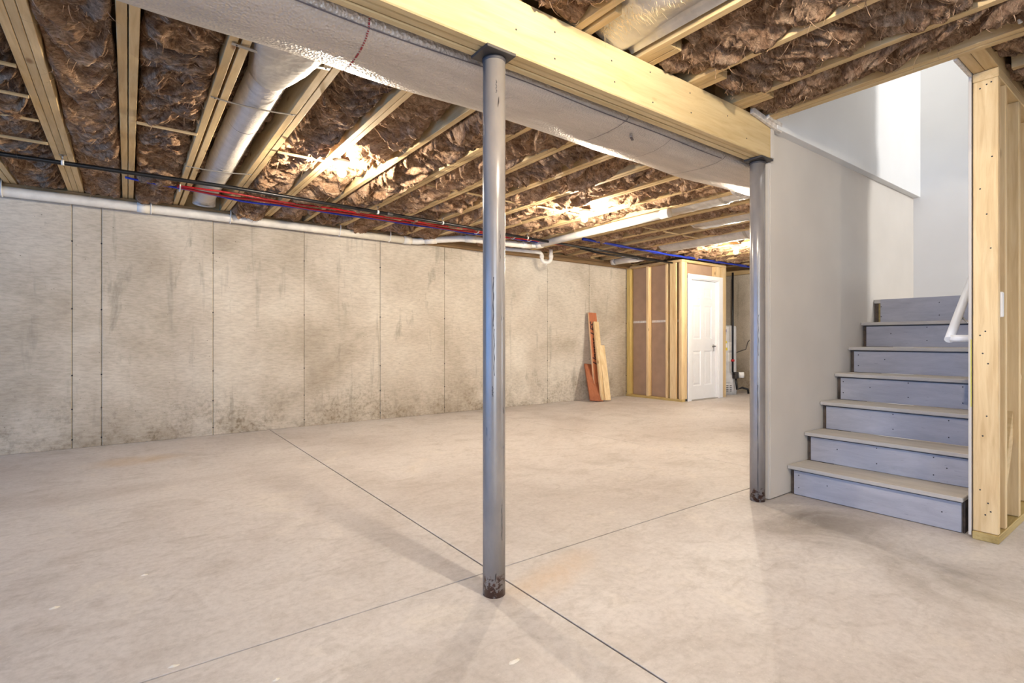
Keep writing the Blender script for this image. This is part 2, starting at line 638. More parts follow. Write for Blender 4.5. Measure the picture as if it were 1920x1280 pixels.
for n in range(-2, 24):
    x = jx(n)
    vis = n + 1
    if n == 0:
        brd = [(-.435 + .0385 * k, -.435 + .0385 * k + .036) for k in range(3)]
    elif n in (4, 5):
        brd = [(x - .036, x - .001), (x + .001, x + .036)] if n == 4 else [(x - .02, x + .018)]
    elif n == 2:
        brd = [(x - .045, x - .007), (x + .007, x + .045)]
    else:
        brd = [(x - .041, x - .0025), (x + .0025, x + .041)]
    lab = {0: 'triple ply pine joist at far left, carrying the first black pipe hanger',
           1: 'doubled pine joist running straight up the picture at upper left',
           2: 'doubled pine joist with open gap, left of the white round duct',
           3: 'doubled pine joist immediately right of the white round duct',
           4: 'pine joist brightly lit immediately left of the nearest bulb',
           5: 'single pine joist immediately right of the nearest bulb'}.get(n)
    if lab is None:
        if n < 0:
            lab = 'pine joist at the left edge, %s left of the triple joist' % ('first' if n == -1 else 'second')
        else:
            lab = 'doubled pine joist, %s to the right of the nearest bulb' % ORD[n - 5]
    j = thing('floor_joist', lab, 'joist', (x, 3.8, ZJ), JG)
    y0 = 1.47 + .02 * math.sin(n * 2.1) if x < 3.1 else 1.80
    for (a, b) in brd:
        MB().box(a, b, y0, 6.21, ZJ, 2.571, .002).build('board', M['pineY'], j)
JR = 'pine floor joists over the front room'
kk = 0
for n in range(-5, 8):
    x = jx(n + 1) - .061
    if n < 3:
        lab = 'front room pine joist, %s one left of the foil wrapped bay' % ORD[max(0, 3 - n)]
    else:
        lab = {3: 'front room pine joist next left of the lapped joist left of the foil', 4: 'front room pine joist along left side of the foil wrapped bay',
               }.get(n, '')
    lab = {4: 'front room pine joist left of the loose foil wrap above the beam', 5: 'front room pine joist right of the loose foil wrap above the beam',
           6: 'front room pine joist, second to the right of the foil wrap', 7: 'front room pine joist, third to the right of the foil wrap'}.get(n, lab)
    if n == 3:
        lab = 'front room pine joist, first one further left of the foil wrap joist'
    j = thing('floor_joist', lab, 'joist', (x, -.6, ZJ), JR)
    MB().box(x - .019, x + .019, YF, 1.735, ZJ, 2.571, .002).build('board', M['pineY'], j)
j = thing('floor_joist', 'doubled pine header joist along front edge of the stair opening', 'joist', (3.12, -.6, ZJ), JR)
MB().box(3.085, 3.122, YF, 1.735, ZJ, 2.571, .002).build('board', M['pineY'], j)
MB().box(3.124, 3.16, YF, 1.735, ZJ - .004, 2.571, .002).build('board', M['pineY'], j)
for k, x in enumerate((3.52, 3.93, 4.33, 4.74)):
    j = thing('floor_joist', 'pine joist right of the stud wall, %s from the stair header' % ORD[k], 'joist', (x, -.9, ZJ), 'pine joists right of the stud wall')
    MB().box(x - .019, x + .019, YF, .60, ZJ, 2.571, .002).build('board', M['pineY'], j)
# ------------------------------------------------------------------ main beam and steel columns
bz0, bz1 = 2.112, ZJ - .001
be = thing('support_beam', 'long three ply pine support beam resting on the steel columns', 'beam', (1.2, 1.68, bz0))
for k in range(3):
    MB().box(-3.2, 3.205 - .002 * k, 1.625 + .0392 * k, 1.625 + .0392 * k + .0346, bz0 + .0025 * (k % 2), bz1, .0045).build('ply', M['beam'], be)
kn = MB()
for (x, z) in ((1.42, 2.27), (1.42, 2.16), (1.76, 2.26), (1.78, 2.17), (2.03, 2.29), (2.05, 2.15), (2.35, 2.28), (2.36, 2.18), (2.7, 2.25), (2.9, 2.17), (1.22, 2.21), (.95, 2.28)):
    kn.lathe((x, 1.6245, z), [(.0001, -.001), (.004, -.0005), (.004, .002)], 8, 'Y')
kn.build('nail', M['dark'], be, 'stuff')


def column(x, y, label, group):
    t = thing('steel_column', label, 'column', (x, y, 0), group)
    MB().lathe((x, y, 0), [(.0001, -.0), (.0445, 0), (.0445, .4), (.0445, .9), (.0445, 1.5), (.0445, 2.098), (.0001, 2.098)], 48).build('shaft', M['column'], t)
    MB().box(x - .078, x + .056, y - .070, y + .046, 2.100, 2.1115, .001).build('cap_plate', M['steel_dark'], t)
    MB().lathe((x, y, 0), [(.0446, 2.085), (.047, 2.09), (.047, 2.097), (.0446, 2.0975)], 32).build('weld_ring', M['dark'], t)
    return t


c1 = column(1.160, 1.690, 'grey blue round steel column standing in the middle of the floor', 'steel columns under the beam')
c2 = column(3.150, 1.695, 'grey blue round steel column beside the drywall end by the stairs', 'steel columns under the beam')
# long dark scratches on the paint
def scratch(cx, cy, ang0, z0, z1, w, parent, r=.0449, wob=.06):
    m = MB()
    n = 14
    L, R = [], []
    a = ang0
    for i in range(n + 1):
        z = z0 + (z1 - z0) * i / n
        a = ang0 + wob * math.sin(i * 1.3 + z0 * 9) * .5
        ww = w * (.4 + .6 * abs(math.sin(i * 2.1 + 1)))
        for s_, arr in ((-1, L), (1, R)):
            aa = a + s_ * ww / r / 2
            arr.append((cx + r * math.cos(aa), cy + r * math.sin(aa), z))
    m.add(L + R, [(i, n + 1 + i, n + 2 + i, i + 1) for i in range(n)])
    return m.build('scratch', M['dark'], parent)


base_ang = -PI / 2 - math.atan2(0.56, 0.83)
va = math.atan2(-1.69, -1.16)
scratch(1.16, 1.69, va - .05, 1.05, 1.24, .004, c1)
scratch(1.16, 1.69, va + .02, .86, 1.04, .003, c1)
scratch(1.16, 1.69, va + .55, 1.30, 1.42, .0025, c1)
scratch(1.16, 1.69, va - .12, .78, .82, .004, c1)
scratch(1.16, 1.69, va + .75, .22, .36, .003, c1)
scratch(1.16, 1.69, va + .2, 1.95, 2.0, .004, c1)
va2 = math.atan2(-1.695, -3.15)
scratch(3.15, 1.695, va2 + .05, .02, .72, .005, c2, wob=.03)
scratch(3.15, 1.695, va2 + .12, .9, 1.15, .003, c2, wob=.05)
# small spacer of torn drywall where the beam meets the stair wall
m = MB()
m.obox((3.10, 1.612, 2.318), (1, 0, -.12), (0, 1, 0), (.12, 0, 1), .17, .011, .018, .003)
m.obox((3.17, 1.600, 2.330), (1, .05, -.05), (-.05, 1, 0), (0, 0, 1), .09, .010, .012, .003)
tag(m.build('drywall_scrap', M['paper']), 'torn strip of drywall lying along top of the beam end', 'scrap')

# ------------------------------------------------------------------ fibreglass insulation
_perm = rng.permutation(512)
_grad = np.array([(math.cos(a), math.sin(a)) for a in np.linspace(0, 2 * PI, 64, endpoint=False)])


def perlin(x, y, seed=0):
    xi = np.floor(x).astype(int)
    yi = np.floor(y).astype(int)
    xf, yf = x - xi, y - yi

    def gr(ix, iy, dx, dy):
        h = _perm[(_perm[(ix + seed * 17) % 512] + iy) % 512] % 64
        return _grad[h, 0] * dx + _grad[h, 1] * dy
    u = xf * xf * xf * (xf * (xf * 6 - 15) + 10)
    v = yf * yf * yf * (yf * (yf * 6 - 15) + 10)
    a = gr(xi, yi, xf, yf)
    b = gr(xi + 1, yi, xf - 1, yf)
    c = gr(xi, yi + 1, xf, yf - 1)
    d = gr(xi + 1, yi + 1, xf - 1, yf - 1)
    return ((a * (1 - u) + b * u) * (1 - v) + (c * (1 - u) + d * u) * v) * 1.45


def batt(name, label, group, x0, x1, y0, y1, res=.011, seed=1, low=2.335, amp=1.0, fibres=260, curve=.12, notch=None, drop=.0, rise=.05, stub=None, ymax=9):
    W = x1 - x0
    nx = max(10, int(W / res))
    ny = max(10, int((y1 - y0) / (res * 1.15)))
    a = np.linspace(0, 1, nx + 1)
    yy = np.linspace(y0, y1, ny + 1)
    A, Yv = np.meshgrid(a, yy)
    X = x0 + A * W
    s = seed * 3.7
    q = 2 * A - 1
    warp = perlin(X * 3.1 + s, Yv * 2.3 + s, seed) * .16
    S = Yv + curve * q * q * (1 if seed % 3 else -.6) + warp + .05 * q * perlin(Yv * 2, X * 0 + s, seed + 1)
    big = perlin(X * 1.5 + s, S * 1.7, seed + 2)
    b1 = np.minimum(1, np.abs(perlin(X * 2.0 + s, S * 3.6, seed + 3)) * 2.2)
    b2 = np.minimum(1, np.abs(perlin(X * 4.4 + s, S * 9.5 + big, seed + 4)) * 2.2)
    b3 = np.minimum(1, np.abs(perlin(X * 10 + s + b2 * .3, S * 23, seed + 5)) * 2.2)
    b4 = np.minimum(1, np.abs(perlin(X * 22 + s, S * 55 + b3, seed + 8)) * 2.2)
    r4 = perlin(X * 40, S * 70, seed + 6)
    h = .045 * big + .070 * (b1 - .45) + .044 * (b2 - .45) + .022 * (b3 - .45) + .010 * (b4 - .45) + .004 * r4
    h = h * amp
    edge = np.clip(1 - np.abs(q) ** 5, 0, 1)
    edge = np.sqrt(edge)
    endf = np.clip(np.minimum(Yv - y0, y1 - Yv) / .05, 0, 1)
    endn = np.clip((Yv - y0) / .05, 0, 1)
    Z = low + .034 - (h + .02) * (.35 + .65 * edge) * (.4 + .6 * endf) + (1 - edge) * rise + (1 - endn) * .03 - np.clip((Yv - y1 + .16) / .16, 0, 1) ** 2 * drop
    if notch is not None:
        Z = Z + notch(X, Yv)
    Z = np.minimum(Z, 2.56)
    sway = .018 * perlin(Yv * 3 + s, A * 0 + s, seed + 7) * (1 - edge)
    Xo = X + sway
    Yo = Yv + h * .55 * np.where(seed % 2, 1, -1)
    if stub is not None:
        xs_ = stub + (Xo - x0) * (x0 + W - stub) / W
        Xo = np.where(Yv > 1.40, xs_, Xo)
    Yo = np.minimum(Yo, ymax)
    m = MB()
    V = np.stack([Xo, Yo, Z], -1).reshape(-1, 3)
    idx = np.arange((nx + 1) * (ny + 1)).reshape(ny + 1, nx + 1)
    F = np.stack([idx[:-1, :-1], idx[1:, :-1], idx[1:, 1:], idx[:-1, 1:]], -1).reshape(-1, 4)
    t = thing(name, label, 'insulation', ((x0 + x1) / 2, (y0 + y1) / 2, low), group)
    off = np.array(t.location)
    me = bpy.data.meshes.new('blanket')
    me.from_pydata((V - off).tolist(), [], F.tolist())
    me.polygons.foreach_set('use_smooth', [True] * len(F))
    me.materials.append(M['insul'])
    o = bpy.data.objects.new('blanket', me)
    COL.objects.link(o)
    o.parent = t
    if fibres:
        r = np.random.RandomState(seed + 50)
        fv, ff = [], []
        for k in range(fibres):
            i, jn = r.randint(3, ny - 3), r.randint(2, nx - 2)
            p = np.array([Xo[i, jn], Yo[i, jn], Z[i, jn]])
            d = r.normal(size=3)
            d[2] *= .25
            d /= np.linalg.norm(d)
            side = np.cross(d, [0, 0, 1])
            side /= np.linalg.norm(side) + 1e-9
            ln = r.uniform(.025, .075)
            w = r.uniform(.0008, .0022)
            cv = r.normal(size=3) * .35
            o0 = len(fv)
            for q_ in range(5):
                u = q_ / 4
                c = p + d * ln * u + cv * ln * u * u - np.array([0, 0, .006 + .012 * u * (1 - u) * 4])
                ww = w * (1 - u * .8)
                fv += [c - side * ww, c + side * ww]
            for q_ in range(4):
                ff.append((o0 + 2 * q_, o0 + 2 * q_ + 1, o0 + 2 * q_ + 3, o0 + 2 * q_ + 2))
        mm = MB().add(fv, ff)
        mm.build('loose_fibres', M['fibre'], t, 'stuff')
    return t


IG = 'fibreglass batts between the left room joists'
for n in range(-2, 23):
    xa, xb = jx(n) + .046, jx(n + 1) - .046
    if n == 0:
        xa = -.435 + .118
    if n == -1:
        xb = -.435 - .004
    if n < 0:
        lab = 'brown fibreglass batt at left edge, %s bay left of the triple joist' % ORD[-n - 1]
    else:
        lab = {0: 'brown fibreglass batt drooping between the triple joist and its neighbour',
               1: 'brown fibreglass batt bulging left of the open gap joist',
               2: 'ragged brown fibreglass batt packed around the white round duct',
               3: 'brown fibreglass batt between the round duct bay and nearest bulb',
               4: 'brown fibreglass batt bright around the nearest bulb'}.get(n, 'brown fibreglass batt, %s bay to the right of the nearest bulb' % ORD[max(0, n - 5)])
    res = .0068 if n < 5 else (.0095 if n < 9 else (.014 if n < 14 else .02))
    low = 2.340 if n < 6 else 2.336
    notch = None
    if n == 2:
        low = 2.43
        notch = lambda X, Y: .12 * np.exp(-((X - .605) ** 2) / .012)
    if n in (12, 14, 16):
        low = 2.39
    if n == 4:
        notch = lambda X, Y: .05 * np.exp(-((X - 1.32) ** 2 + (Y - 3.88) ** 2) / .02)
    ys_ = {-1: (3.47, 3.87, 4.26, 4.72), 1: (3.93,), 3: (3.95,)}.get(n, (4.03,) if n in (6, 7, 8, 9, 10, 12, 13, 14, 15) else ())
    if ys_:
        notch = lambda X, Y, ys_=ys_: sum(.055 * np.exp(-((Y - q_) / .045) ** 2) for q_ in ys_)
    y0 = {12: 3.68, 14: 3.78, 16: 4.86}.get(n, 2.16)
    batt('insulation_batt', lab, IG, xa, xb, y0, 6.075, res, n + 5, low, 1.0 if n < 9 else .75, 560 if n < 6 else (320 if n < 12 else 120), .14, notch, .045 + .015 * math.sin(n * 2.3), .04 if n < 5 else .015)
IG2 = 'fibreglass batts between the front room joists'
for n in (1, 2, 3, 5, 6, 7):
    xa, xb = jx(n + 1) - .038, jx(n + 2) - .084
    if n == 7:
        xb = 3.083
    low = 2.338
    if n == 4:
        low = 2.47
    lab = {4: 'brown fibreglass batt hidden above the loose foil wrap', 5: 'brown fibreglass batt in bay right of the loose foil wrap',
           6: 'brown fibreglass batt, second bay right of the loose foil wrap', 7: 'brown fibreglass batt along the front of the stair opening',
           3: 'brown fibreglass batt in bay left of the loose foil wrap'}.get(n, 'brown fibreglass batt, %s bay left of the loose foil wrap' % ORD[3 - n])
    batt('insulation_batt', lab, IG2, xa, xb, -.7, 1.60, .009, n + 60, low, 1.0, 520, .10, None, 0, .01, jx(n + 1) + .045, 1.612)
for k, (xa, xb) in enumerate(((3.165, 3.498), (3.542, 3.908), (3.952, 4.31))):
    batt('insulation_batt', 'brown fibreglass batt right of the stud wall top, %s from the stair header' % ORD[k], 'fibreglass batts right of the stud wall',
         xa, xb, -.7, .625, .011, 80 + k, 2.35, 1.0, 200, .1, None, 0, .01)

# cross bridging strips across the bays
BG = 'pine bridging strips between joists'


def strip(n, y, z=2.342, lab='', w=.012):
    xa = jx(n) + .043
    xb = jx(n + 1) - .043
    if n == 0:
        xa = -.318
    if n == -1:
        xb = -.437
    m = MB()
    m.obox(((xa + xb) / 2, y, z + .012), (1, 0, .0), (0, 1, 0), (0, 0, 1), (xb - xa) / 2, w, .006, .002)
    tag(m.build('bridging_strip', M['pineX']), lab, 'strip', BG)


strip(-1, 3.47, 2.318, 'pale bridging strip at left edge, topmost of four left of triple joist')
strip(-1, 3.87, 2.318, 'pale bridging strip at left edge, second of four left of triple joist')
strip(-1, 4.26, 2.318, 'pale bridging strip at left edge, third of four left of triple joist')
strip(-1, 4.72, 2.318, 'pale bridging strip at left edge, lowest of four left of triple joist', .018)
strip(1, 3.93, 2.316, 'pale bridging strip across the bay left of open gap joist')
strip(3, 3.95, 2.316, 'pale bridging strip across the bay left of nearest bulb')
for q, n in enumerate((6, 7, 8, 9, 10, 12, 13, 14, 15)):
    strip(n, 4.03 + .01 * (q % 3), 2.316, 'pale bridging strip under the batt in the %s bay right of nearest bulb' % ORD[n - 5], .011)

# ------------------------------------------------------------------ main rectangular duct
dp = [(1.775, 2.333), (1.772, 2.20), (1.774, 2.138), (1.786, 2.116), (1.83, 2.096), (1.90, 2.083), (1.98, 2.080), (2.06, 2.086), (2.115, 2.100), (2.137, 2.125), (2.142, 2.16), (2.142, 2.333)]
NS = 90
XD0, XD1 = -3.2, 6.3


def duct_pt(x, k):
    y, z = dp[k]
    w = 1 if 0 < k < len(dp) - 1 else 0
    sag = -.006 * math.sin(x * 2.6) - .008 * max(0, math.sin(x * 1.1 - .9)) - .004 * math.sin(x * 6.1 + k)
    if k >= 8:
        y += .02 * max(0, min(1, (x - 1.4) / 1.0)) + .004 * math.sin(x * 9)
    if 2 < k <= 4:
        y += .006 * math.sin(x * 3.3)
    return (x, y, z + sag * w)


dv, df = [], []
K = len(dp)
for i in range(NS + 1):
    x = XD0 + (XD1 - XD0) * i / NS
    dv += [duct_pt(x, k) for k in range(K)]
for i in range(NS):
    for k in range(K - 1):
        df.append((i * K + k, i * K + k + 1, (i + 1) * K + k + 1, (i + 1) * K + k))
du = thing('main_duct', 'wide silver foil wrapped duct running along behind the beam', 'duct', (1.5, 1.95, 2.08))
MB().add(dv, df, True).build('wrap', M['duct'], du)


def duct_seam(x, m_, ks, wd, slant=0.0, dash=False):
    mm = MB()
    for a in range(ks[0], ks[1]):
        N = 10 if dash else 3
        for q in range(N):
            if dash and q % 2 and random.random() < .6:
                continue
            u0, u1 = q / N, (q + 1) / N
            P = []
            for u in (u0, u1):
                xx = x + slant * (a + u - ks[0])
                p0, p1 = Vector(duct_pt(xx, a)), Vector(duct_pt(xx, a + 1))
                p = p0.lerp(p1, u)
                tdir = (p1 - p0).normalized()
                nrm = Vector((0, -tdir.z, tdir.y))
                if nrm.z > 0 and a > 2:
                    nrm = -nrm
                p = p + Vector((0, 0, -.0015)) + (Vector((0, -.0015, 0)) if a < 4 else Vector((0, .0012 if a > 7 else 0, 0)))
                P += [p - Vector((wd, 0, 0)), p + Vector((wd, 0, 0))]
            mm.add(P, [(0, 1, 3, 2)])
    return mm.build('seam', m_, du)


s1 = duct_seam(.685, M['seam_red'], (2, 9), .0035, .004, True)
s1['label'] = 'thin red dashed marking line'
duct_seam(2.05, M['seam_dark'], (2, 8), .0018, -.01)
duct_seam(2.42, M['seam_dark'], (3, 9), .0014, -.006)
duct_seam(2.93, M['seam_dark'], (2, 9), .002, -.012)
# long edge tape on the beam side
mm = MB()
for i in range(60):
    x0_, x1_ = -3.1 + i * .1, -3.0 + i * .1
    pa, pb = Vector(duct_pt(x0_, 3)), Vector(duct_pt(x1_, 3))
    o_ = Vector((0, -.002, -.002))
    mm.add([pa + o_ + Vector((0, -.002, .002)), pa + o_ + Vector((0, .002, -.001)), pb + o_ + Vector((0, .002, -.001)), pb + o_ + Vector((0, -.002, .002))], [(0, 1, 2, 3)])
mm.build('edge_tape', M['seam_dark'], du)
duct_patch = MB()
duct_patch.obox((2.17, 1.86, 2.076), (1, .6, 0), (-.6, 1, 0), (0, 0, 1), .028, .006, .002)
duct_patch.build('tape_patch', M['seam_dark'], du)

# ------------------------------------------------------------------ round branch duct with foil boot
rd = thing('round_duct', 'white wrapped round branch duct with crinkled foil boot', 'duct', (.6, 4.2, 2.42))
N = 40
pts = [(.605 + .003 * math.sin(i * .3), 2.72 + (5.90 - 2.72) * i / N, 2.425) for i in range(N)]
pts += [(.61, 5.96, 2.415), (.612, 6.0, 2.39), (.612, 6.02, 2.35)]
MB().tube(pts, [.100 + .0008 * math.sin(i * 1.7) for i in range(len(pts))], 28).build('tube', M['round'], rd)
for y in (3.12, 3.72, 4.62, 5.2):
    MB().lathe((.605, y, 2.425), [(.0995, -.005), (.1025, 0), (.0995, .005)], 28, 'Y').build('seam', M['seam_dark'] if y == 3.72 else M['round'], rd)
# boot: rectangular collar at main duct tapering to the round
bv, bf = [], []
NB, NR = 36, 14
for i in range(NR + 1):
    u = i / NR
    y = 2.14 + u * .84
    uu = max(0, (u - .42) / .58) ** 1.2
    for k in range(NB):
        th = 2 * PI * k / NB
        c_, s_ = math.cos(th), math.sin(th)
        sq = 1 / max(abs(c_), abs(s_))
        rx = .150 * (1 - uu) * min(sq, 1.25) + .106 * uu
        rz = .110 * (1 - uu) * min(sq, 1.25) + .104 * uu
        cr = 1 + .03 * math.sin(k * 1.3 + i * .9) * (1 - u * .6) + .014 * math.sin(k * 3.1 - i * 1.7)
        bv.append((.605 + rx * c_ * cr, y, 2.425 + rz * s_ * cr - .025 * math.sin(PI * u)))
for i in range(NR):
    for k in range(NB):
        bf.append((i * NB + k, i * NB + (k + 1) % NB, (i + 1) * NB + (k + 1) % NB, (i + 1) * NB + k))
MB().add(bv, bf, True).build('boot', M['foil'], rd)

for k, (xa, ya, xb, yb, w, lab) in enumerate(((.375, 2.625, .80, 2.59, .011, 'flat grey metal strap under the foil boot, nearest of three'),
                                              (.365, 3.27, .80, 3.24, .008, 'thin grey metal strap under the round duct, middle of three'),
                                              (.352, 4.69, .80, 4.62, .008, 'thin grey metal strap under the round duct, farthest of three'))):
    m = MB()
    for i in range(10):
        u0, u1 = i / 10, (i + 1) / 10
        z0, z1 = 2.328 - .012 * math.sin(PI * u0), 2.328 - .012 * math.sin(PI * u1)
        c0 = Vector((xa + (xb - xa) * u0, ya + (yb - ya) * u0, z0))
        c1_ = Vector((xa + (xb - xa) * u1, ya + (yb - ya) * u1, z1))
        m.obox((c0 + c1_) / 2, c1_ - c0, (0, 1, 0), (0, 0, 1), (c1_ - c0).length / 2 + .0005, w, .0016)
    st = thing('duct_strap', lab, 'strap', ((xa + xb) / 2, ya, 2.33), 'metal straps holding the round duct')
    m.build('band', M['galv'], st)
    for (x, y) in ((xa + .02, ya), (xb - .02, yb)):
        MB().lathe((x, y, 2.3255), [(.0001, -.003), (.005, -.002), (.0055, .003)], 10).build('screw', M['dark'], st)

# ------------------------------------------------------------------ foil ducts in the far bays
def bay_duct(n, y0, y1, rz, z, lab, m_=None, crump=.06):
    xa, xb = jx(n) + .05, jx(n + 1) - .05
    cx, rx = (xa + xb) / 2, (xb - xa) / 2
    v, f = [], []
    NN, ns = 22, max(6, int((y1 - y0) / .06))
    for i in range(ns + 1):
        y = y0 + (y1 - y0) * i / ns
        e = min(1, .72 + min(i, ns - i) * .14)
        for k in range(NN):
            th = 2 * PI * k / NN
            cr = 1 + crump * math.sin(k * 2.7 + i * 1.3) * math.sin(i * .7 + k)
            v.append((cx + rx * e * math.cos(th) * cr, y, z + rz * e * math.sin(th) * cr))
    for i in range(ns):
        for k in range(NN):
            f.append((i * NN + k, i * NN + (k + 1) % NN, (i + 1) * NN + (k + 1) % NN, (i + 1) * NN + k))
    f.append(tuple(range(NN)))
    f.append(tuple(ns * NN + k for k in range(NN))[::-1])
    t = thing('bay_duct', lab, 'duct', (cx, (y0 + y1) / 2, z), 'foil wrapped ducts in the far bays')
    MB().add(v, f, True).build('wrap', m_ or M['foil'], t)
    mm = MB()
    ym = y0 + (y1 - y0) * .45
    mm.lathe((cx, ym, z), [(rz * 1.02, -.02), (rz * 1.06, 0), (rz * 1.02, .02)], 22, 'Y')
    for q in range(len(mm.v)):
        p = mm.v[q]
        mm.v[q] = (cx + (p[0] - cx) * rx / rz, p[1], p[2])
    mm.build('collar', M['galv'], t)
    return t


bay_duct(12, 2.16, 3.62, .115, 2.43, 'silver foil duct between joists beyond the white pipe end, nearest of three')
bay_duct(14, 2.16, 3.72, .115, 2.42, 'silver foil duct between far joists, middle of three')
bay_duct(16, 2.4, 4.8, .135, 2.40, 'grey wrapped duct lit by the farthest bulb beside the closet', M['round'], .02)
# crumpled foil take-off hanging beside the second column
v, f = [], []
for i in range(9):
    th = PI * i / 8
    for k in range(14):
        ph = 2 * PI * k / 14
        r_ = .085 * (1 + .16 * math.sin(3 * k + 5 * i))
        v.append((3.95 + r_ * math.sin(th) * math.cos(ph), 2.27 + r_ * .8 * math.sin(th) * math.sin(ph), 2.235 + .095 * math.cos(th)))
for i in range(8):
    for k in range(14):
        f.append((i * 14 + k, i * 14 + (k + 1) % 14, (i + 1) * 14 + (k + 1) % 14, (i + 1) * 14 + k))
tag(MB().add(v, f, False).build('foil_collar', M['foil']), 'bright crumpled foil bundle hanging beside the right hand column top', 'foil')

# loose foil wrap in the front room bay, with a frayed edge
fw = thing('foil_wrap', 'loose silver foil insulation wrap with frayed edge above the beam', 'foil', (1.79, 1.0, 2.36))
v, f = [], []
nx_, ny_ = 24, 44
for j in range(ny_ + 1):
    y = 1.64 - j * .055
    for i in range(nx_ + 1):
        u = i / nx_
        x = 1.628 + u * .285
        z = 2.405 - .075 * math.sin(PI * min(1, u * .93 + .05)) - .012 * math.sin(u * 7 + y * 5) + .006 * math.sin(y * 13 + u * 3)
        if u > .9:
            z = 2.345 + .02 * (1 - u) * 10
        v.append((x, y, z))
for j in range(ny_):
    for i in range(nx_):
        a = j * (nx_ + 1) + i
        f.append((a, a + 1, a + nx_ + 2, a + nx_ + 1))
MB().add(v, f, True).build('sheet', M['foil'], fw)
r = np.random.RandomState(4)
v, f = [], []
for k in range(900):
    y = r.uniform(.55, 1.62)
    u = r.uniform(.0, .34) ** 1.15
    x = 1.628 + u * .285
    z = 2.405 - .075 * math.sin(PI * min(1, u * .93 + .05)) - .006
    ln = r.uniform(.04, .11)
    w = r.uniform(.0006, .0018)
    o0 = len(v)
    dx, dy = r.uniform(-.1, .75), r.uniform(-.45, .25)
    for q in range(4):
        s_ = q / 3
        c_ = (x + dx * ln * s_, y + dy * ln * s_, z - .012 * s_ - .018 * s_ * s_ * r.uniform(.3, 1.3))
        v += [(c_[0], c_[1] - w * (1 - s_ * .7), c_[2]), (c_[0], c_[1] + w * (1 - s_ * .7), c_[2])]
    for q in range(3):
        f.append((o0 + 2 * q, o0 + 2 * q + 1, o0 + 2 * q + 3, o0 + 2 * q + 2))
M['fray'] = plain('frayed_fibre', (222, 202, 160), .7, 0, .15, 30)
MB().add(v, f).build('frayed_edge', M['fray'], fw, 'stuff')

# ------------------------------------------------------------------ PVC drain pipes
pv = thing('drain_pipe', 'long white plastic drain pipe along the top of the concrete wall', 'pipe', (0, 6.1, 2.24))
p1 = [(-3.1, 6.125, 2.245), (-1.5, 6.125, 2.256), (0, 6.125, 2.264), (1.5, 6.125, 2.266), (2.9, 6.125, 2.262)]
MB().tube(p1, .0445, 20).build('run', M['pvc'], pv)
p2 = [(2.9, 6.125, 2.262), (3.0, 6.11, 2.26), (3.08, 6.06, 2.272), (3.45, 5.78, 2.298), (3.55, 5.72, 2.296), (3.65, 5.67, 2.285), (3.82, 5.62, 2.272), (4.2, 5.52, 2.264), (4.34, 5.50, 2.268), (4.43, 5.46, 2.272), (4.45, 5.40, 2.276)]
MB().tube(p2, .041, 16).build('offset', M['pvc'], pv)
for (x, y, z, ax) in ((.12, 6.125, 2.2642, 'X'), (-.93, 6.125, 2.259, 'X'), (2.86, 6.125, 2.2622, 'X')):
    MB().lathe((x, y, z), [(.0446, -.05), (.0495, -.049), (.0505, .049), (.0446, .05)], 20, ax).build('coupling', M['pvc'], pv)
for (p, q) in (((3.08, 6.06, 2.272), (3.2, 5.97, 2.28)), ((3.50, 5.75, 2.298), (3.62, 5.68, 2.288)), ((3.80, 5.625, 2.273), (3.9, 5.60, 2.27)), ((4.24, 5.515, 2.265), (4.36, 5.49, 2.27))):
    MB().tube([p, q], .0475, 16).build('elbow', M['pvc'], pv)
txt = MB()
r = np.random.RandomState(2)
for x0_, n_ in ((-.35, 3), (.0, 16), (.13, 4), (.32, 18), (1.1, 4)):
    x = x0_ - .1
    for k in range(n_):
        w = r.uniform(.006, .013)
        a0 = -2.5 + r.uniform(-.05, .05)
        zc = 2.264 + .003 * x
        for dz in (0, .007):
            if r.rand() < .3:
                continue
            ang = -PI * .87
            txt.add([(x, 6.125 + .0452 * math.cos(ang), zc + .0452 * math.sin(-ang) - .012 + dz), (x + w, 6.125 + .0452 * math.cos(ang), zc + .0452 * math.sin(-ang) - .012 + dz),
                     (x + w, 6.125 + .0452 * math.cos(ang) + .001, zc + .0452 * math.sin(-ang) - .009 + dz), (x, 6.125 + .0452 * math.cos(ang) + .001, zc + .0452 * math.sin(-ang) - .009 + dz)], [(0, 1, 2, 3)])
        x += w + r.uniform(.004, .009)
txt.build('printed_line', M['ink_grey'], pv, 'stuff')
HG = 'white hooks carrying the drain pipe'
for k, (x, lab) in enumerate(((-.86, 'white plastic pipe hook at the left edge of the picture'), (.18, 'white plastic pipe hook under the doubled joist, left of round duct'), (.86, 'white plastic pipe hook right of the round duct end'),
                              (2.0, 'white plastic pipe hook on the drain pipe midway to the column'), (2.62, 'white plastic pipe hook on the drain pipe close to its bend'))):
    m = MB()
    zc = 2.264 + .001 * x
    m.tube([(x, 6.085, 2.36), (x, 6.07, 2.30)] + [(x, 6.125 + .050 * math.cos(a), zc + .050 * math.sin(a)) for a in np.linspace(PI * .85, PI * 1.95, 12)], .0055, 8)
    tag(m.build('pipe_hook', M['clip']), lab, 'hook', HG)

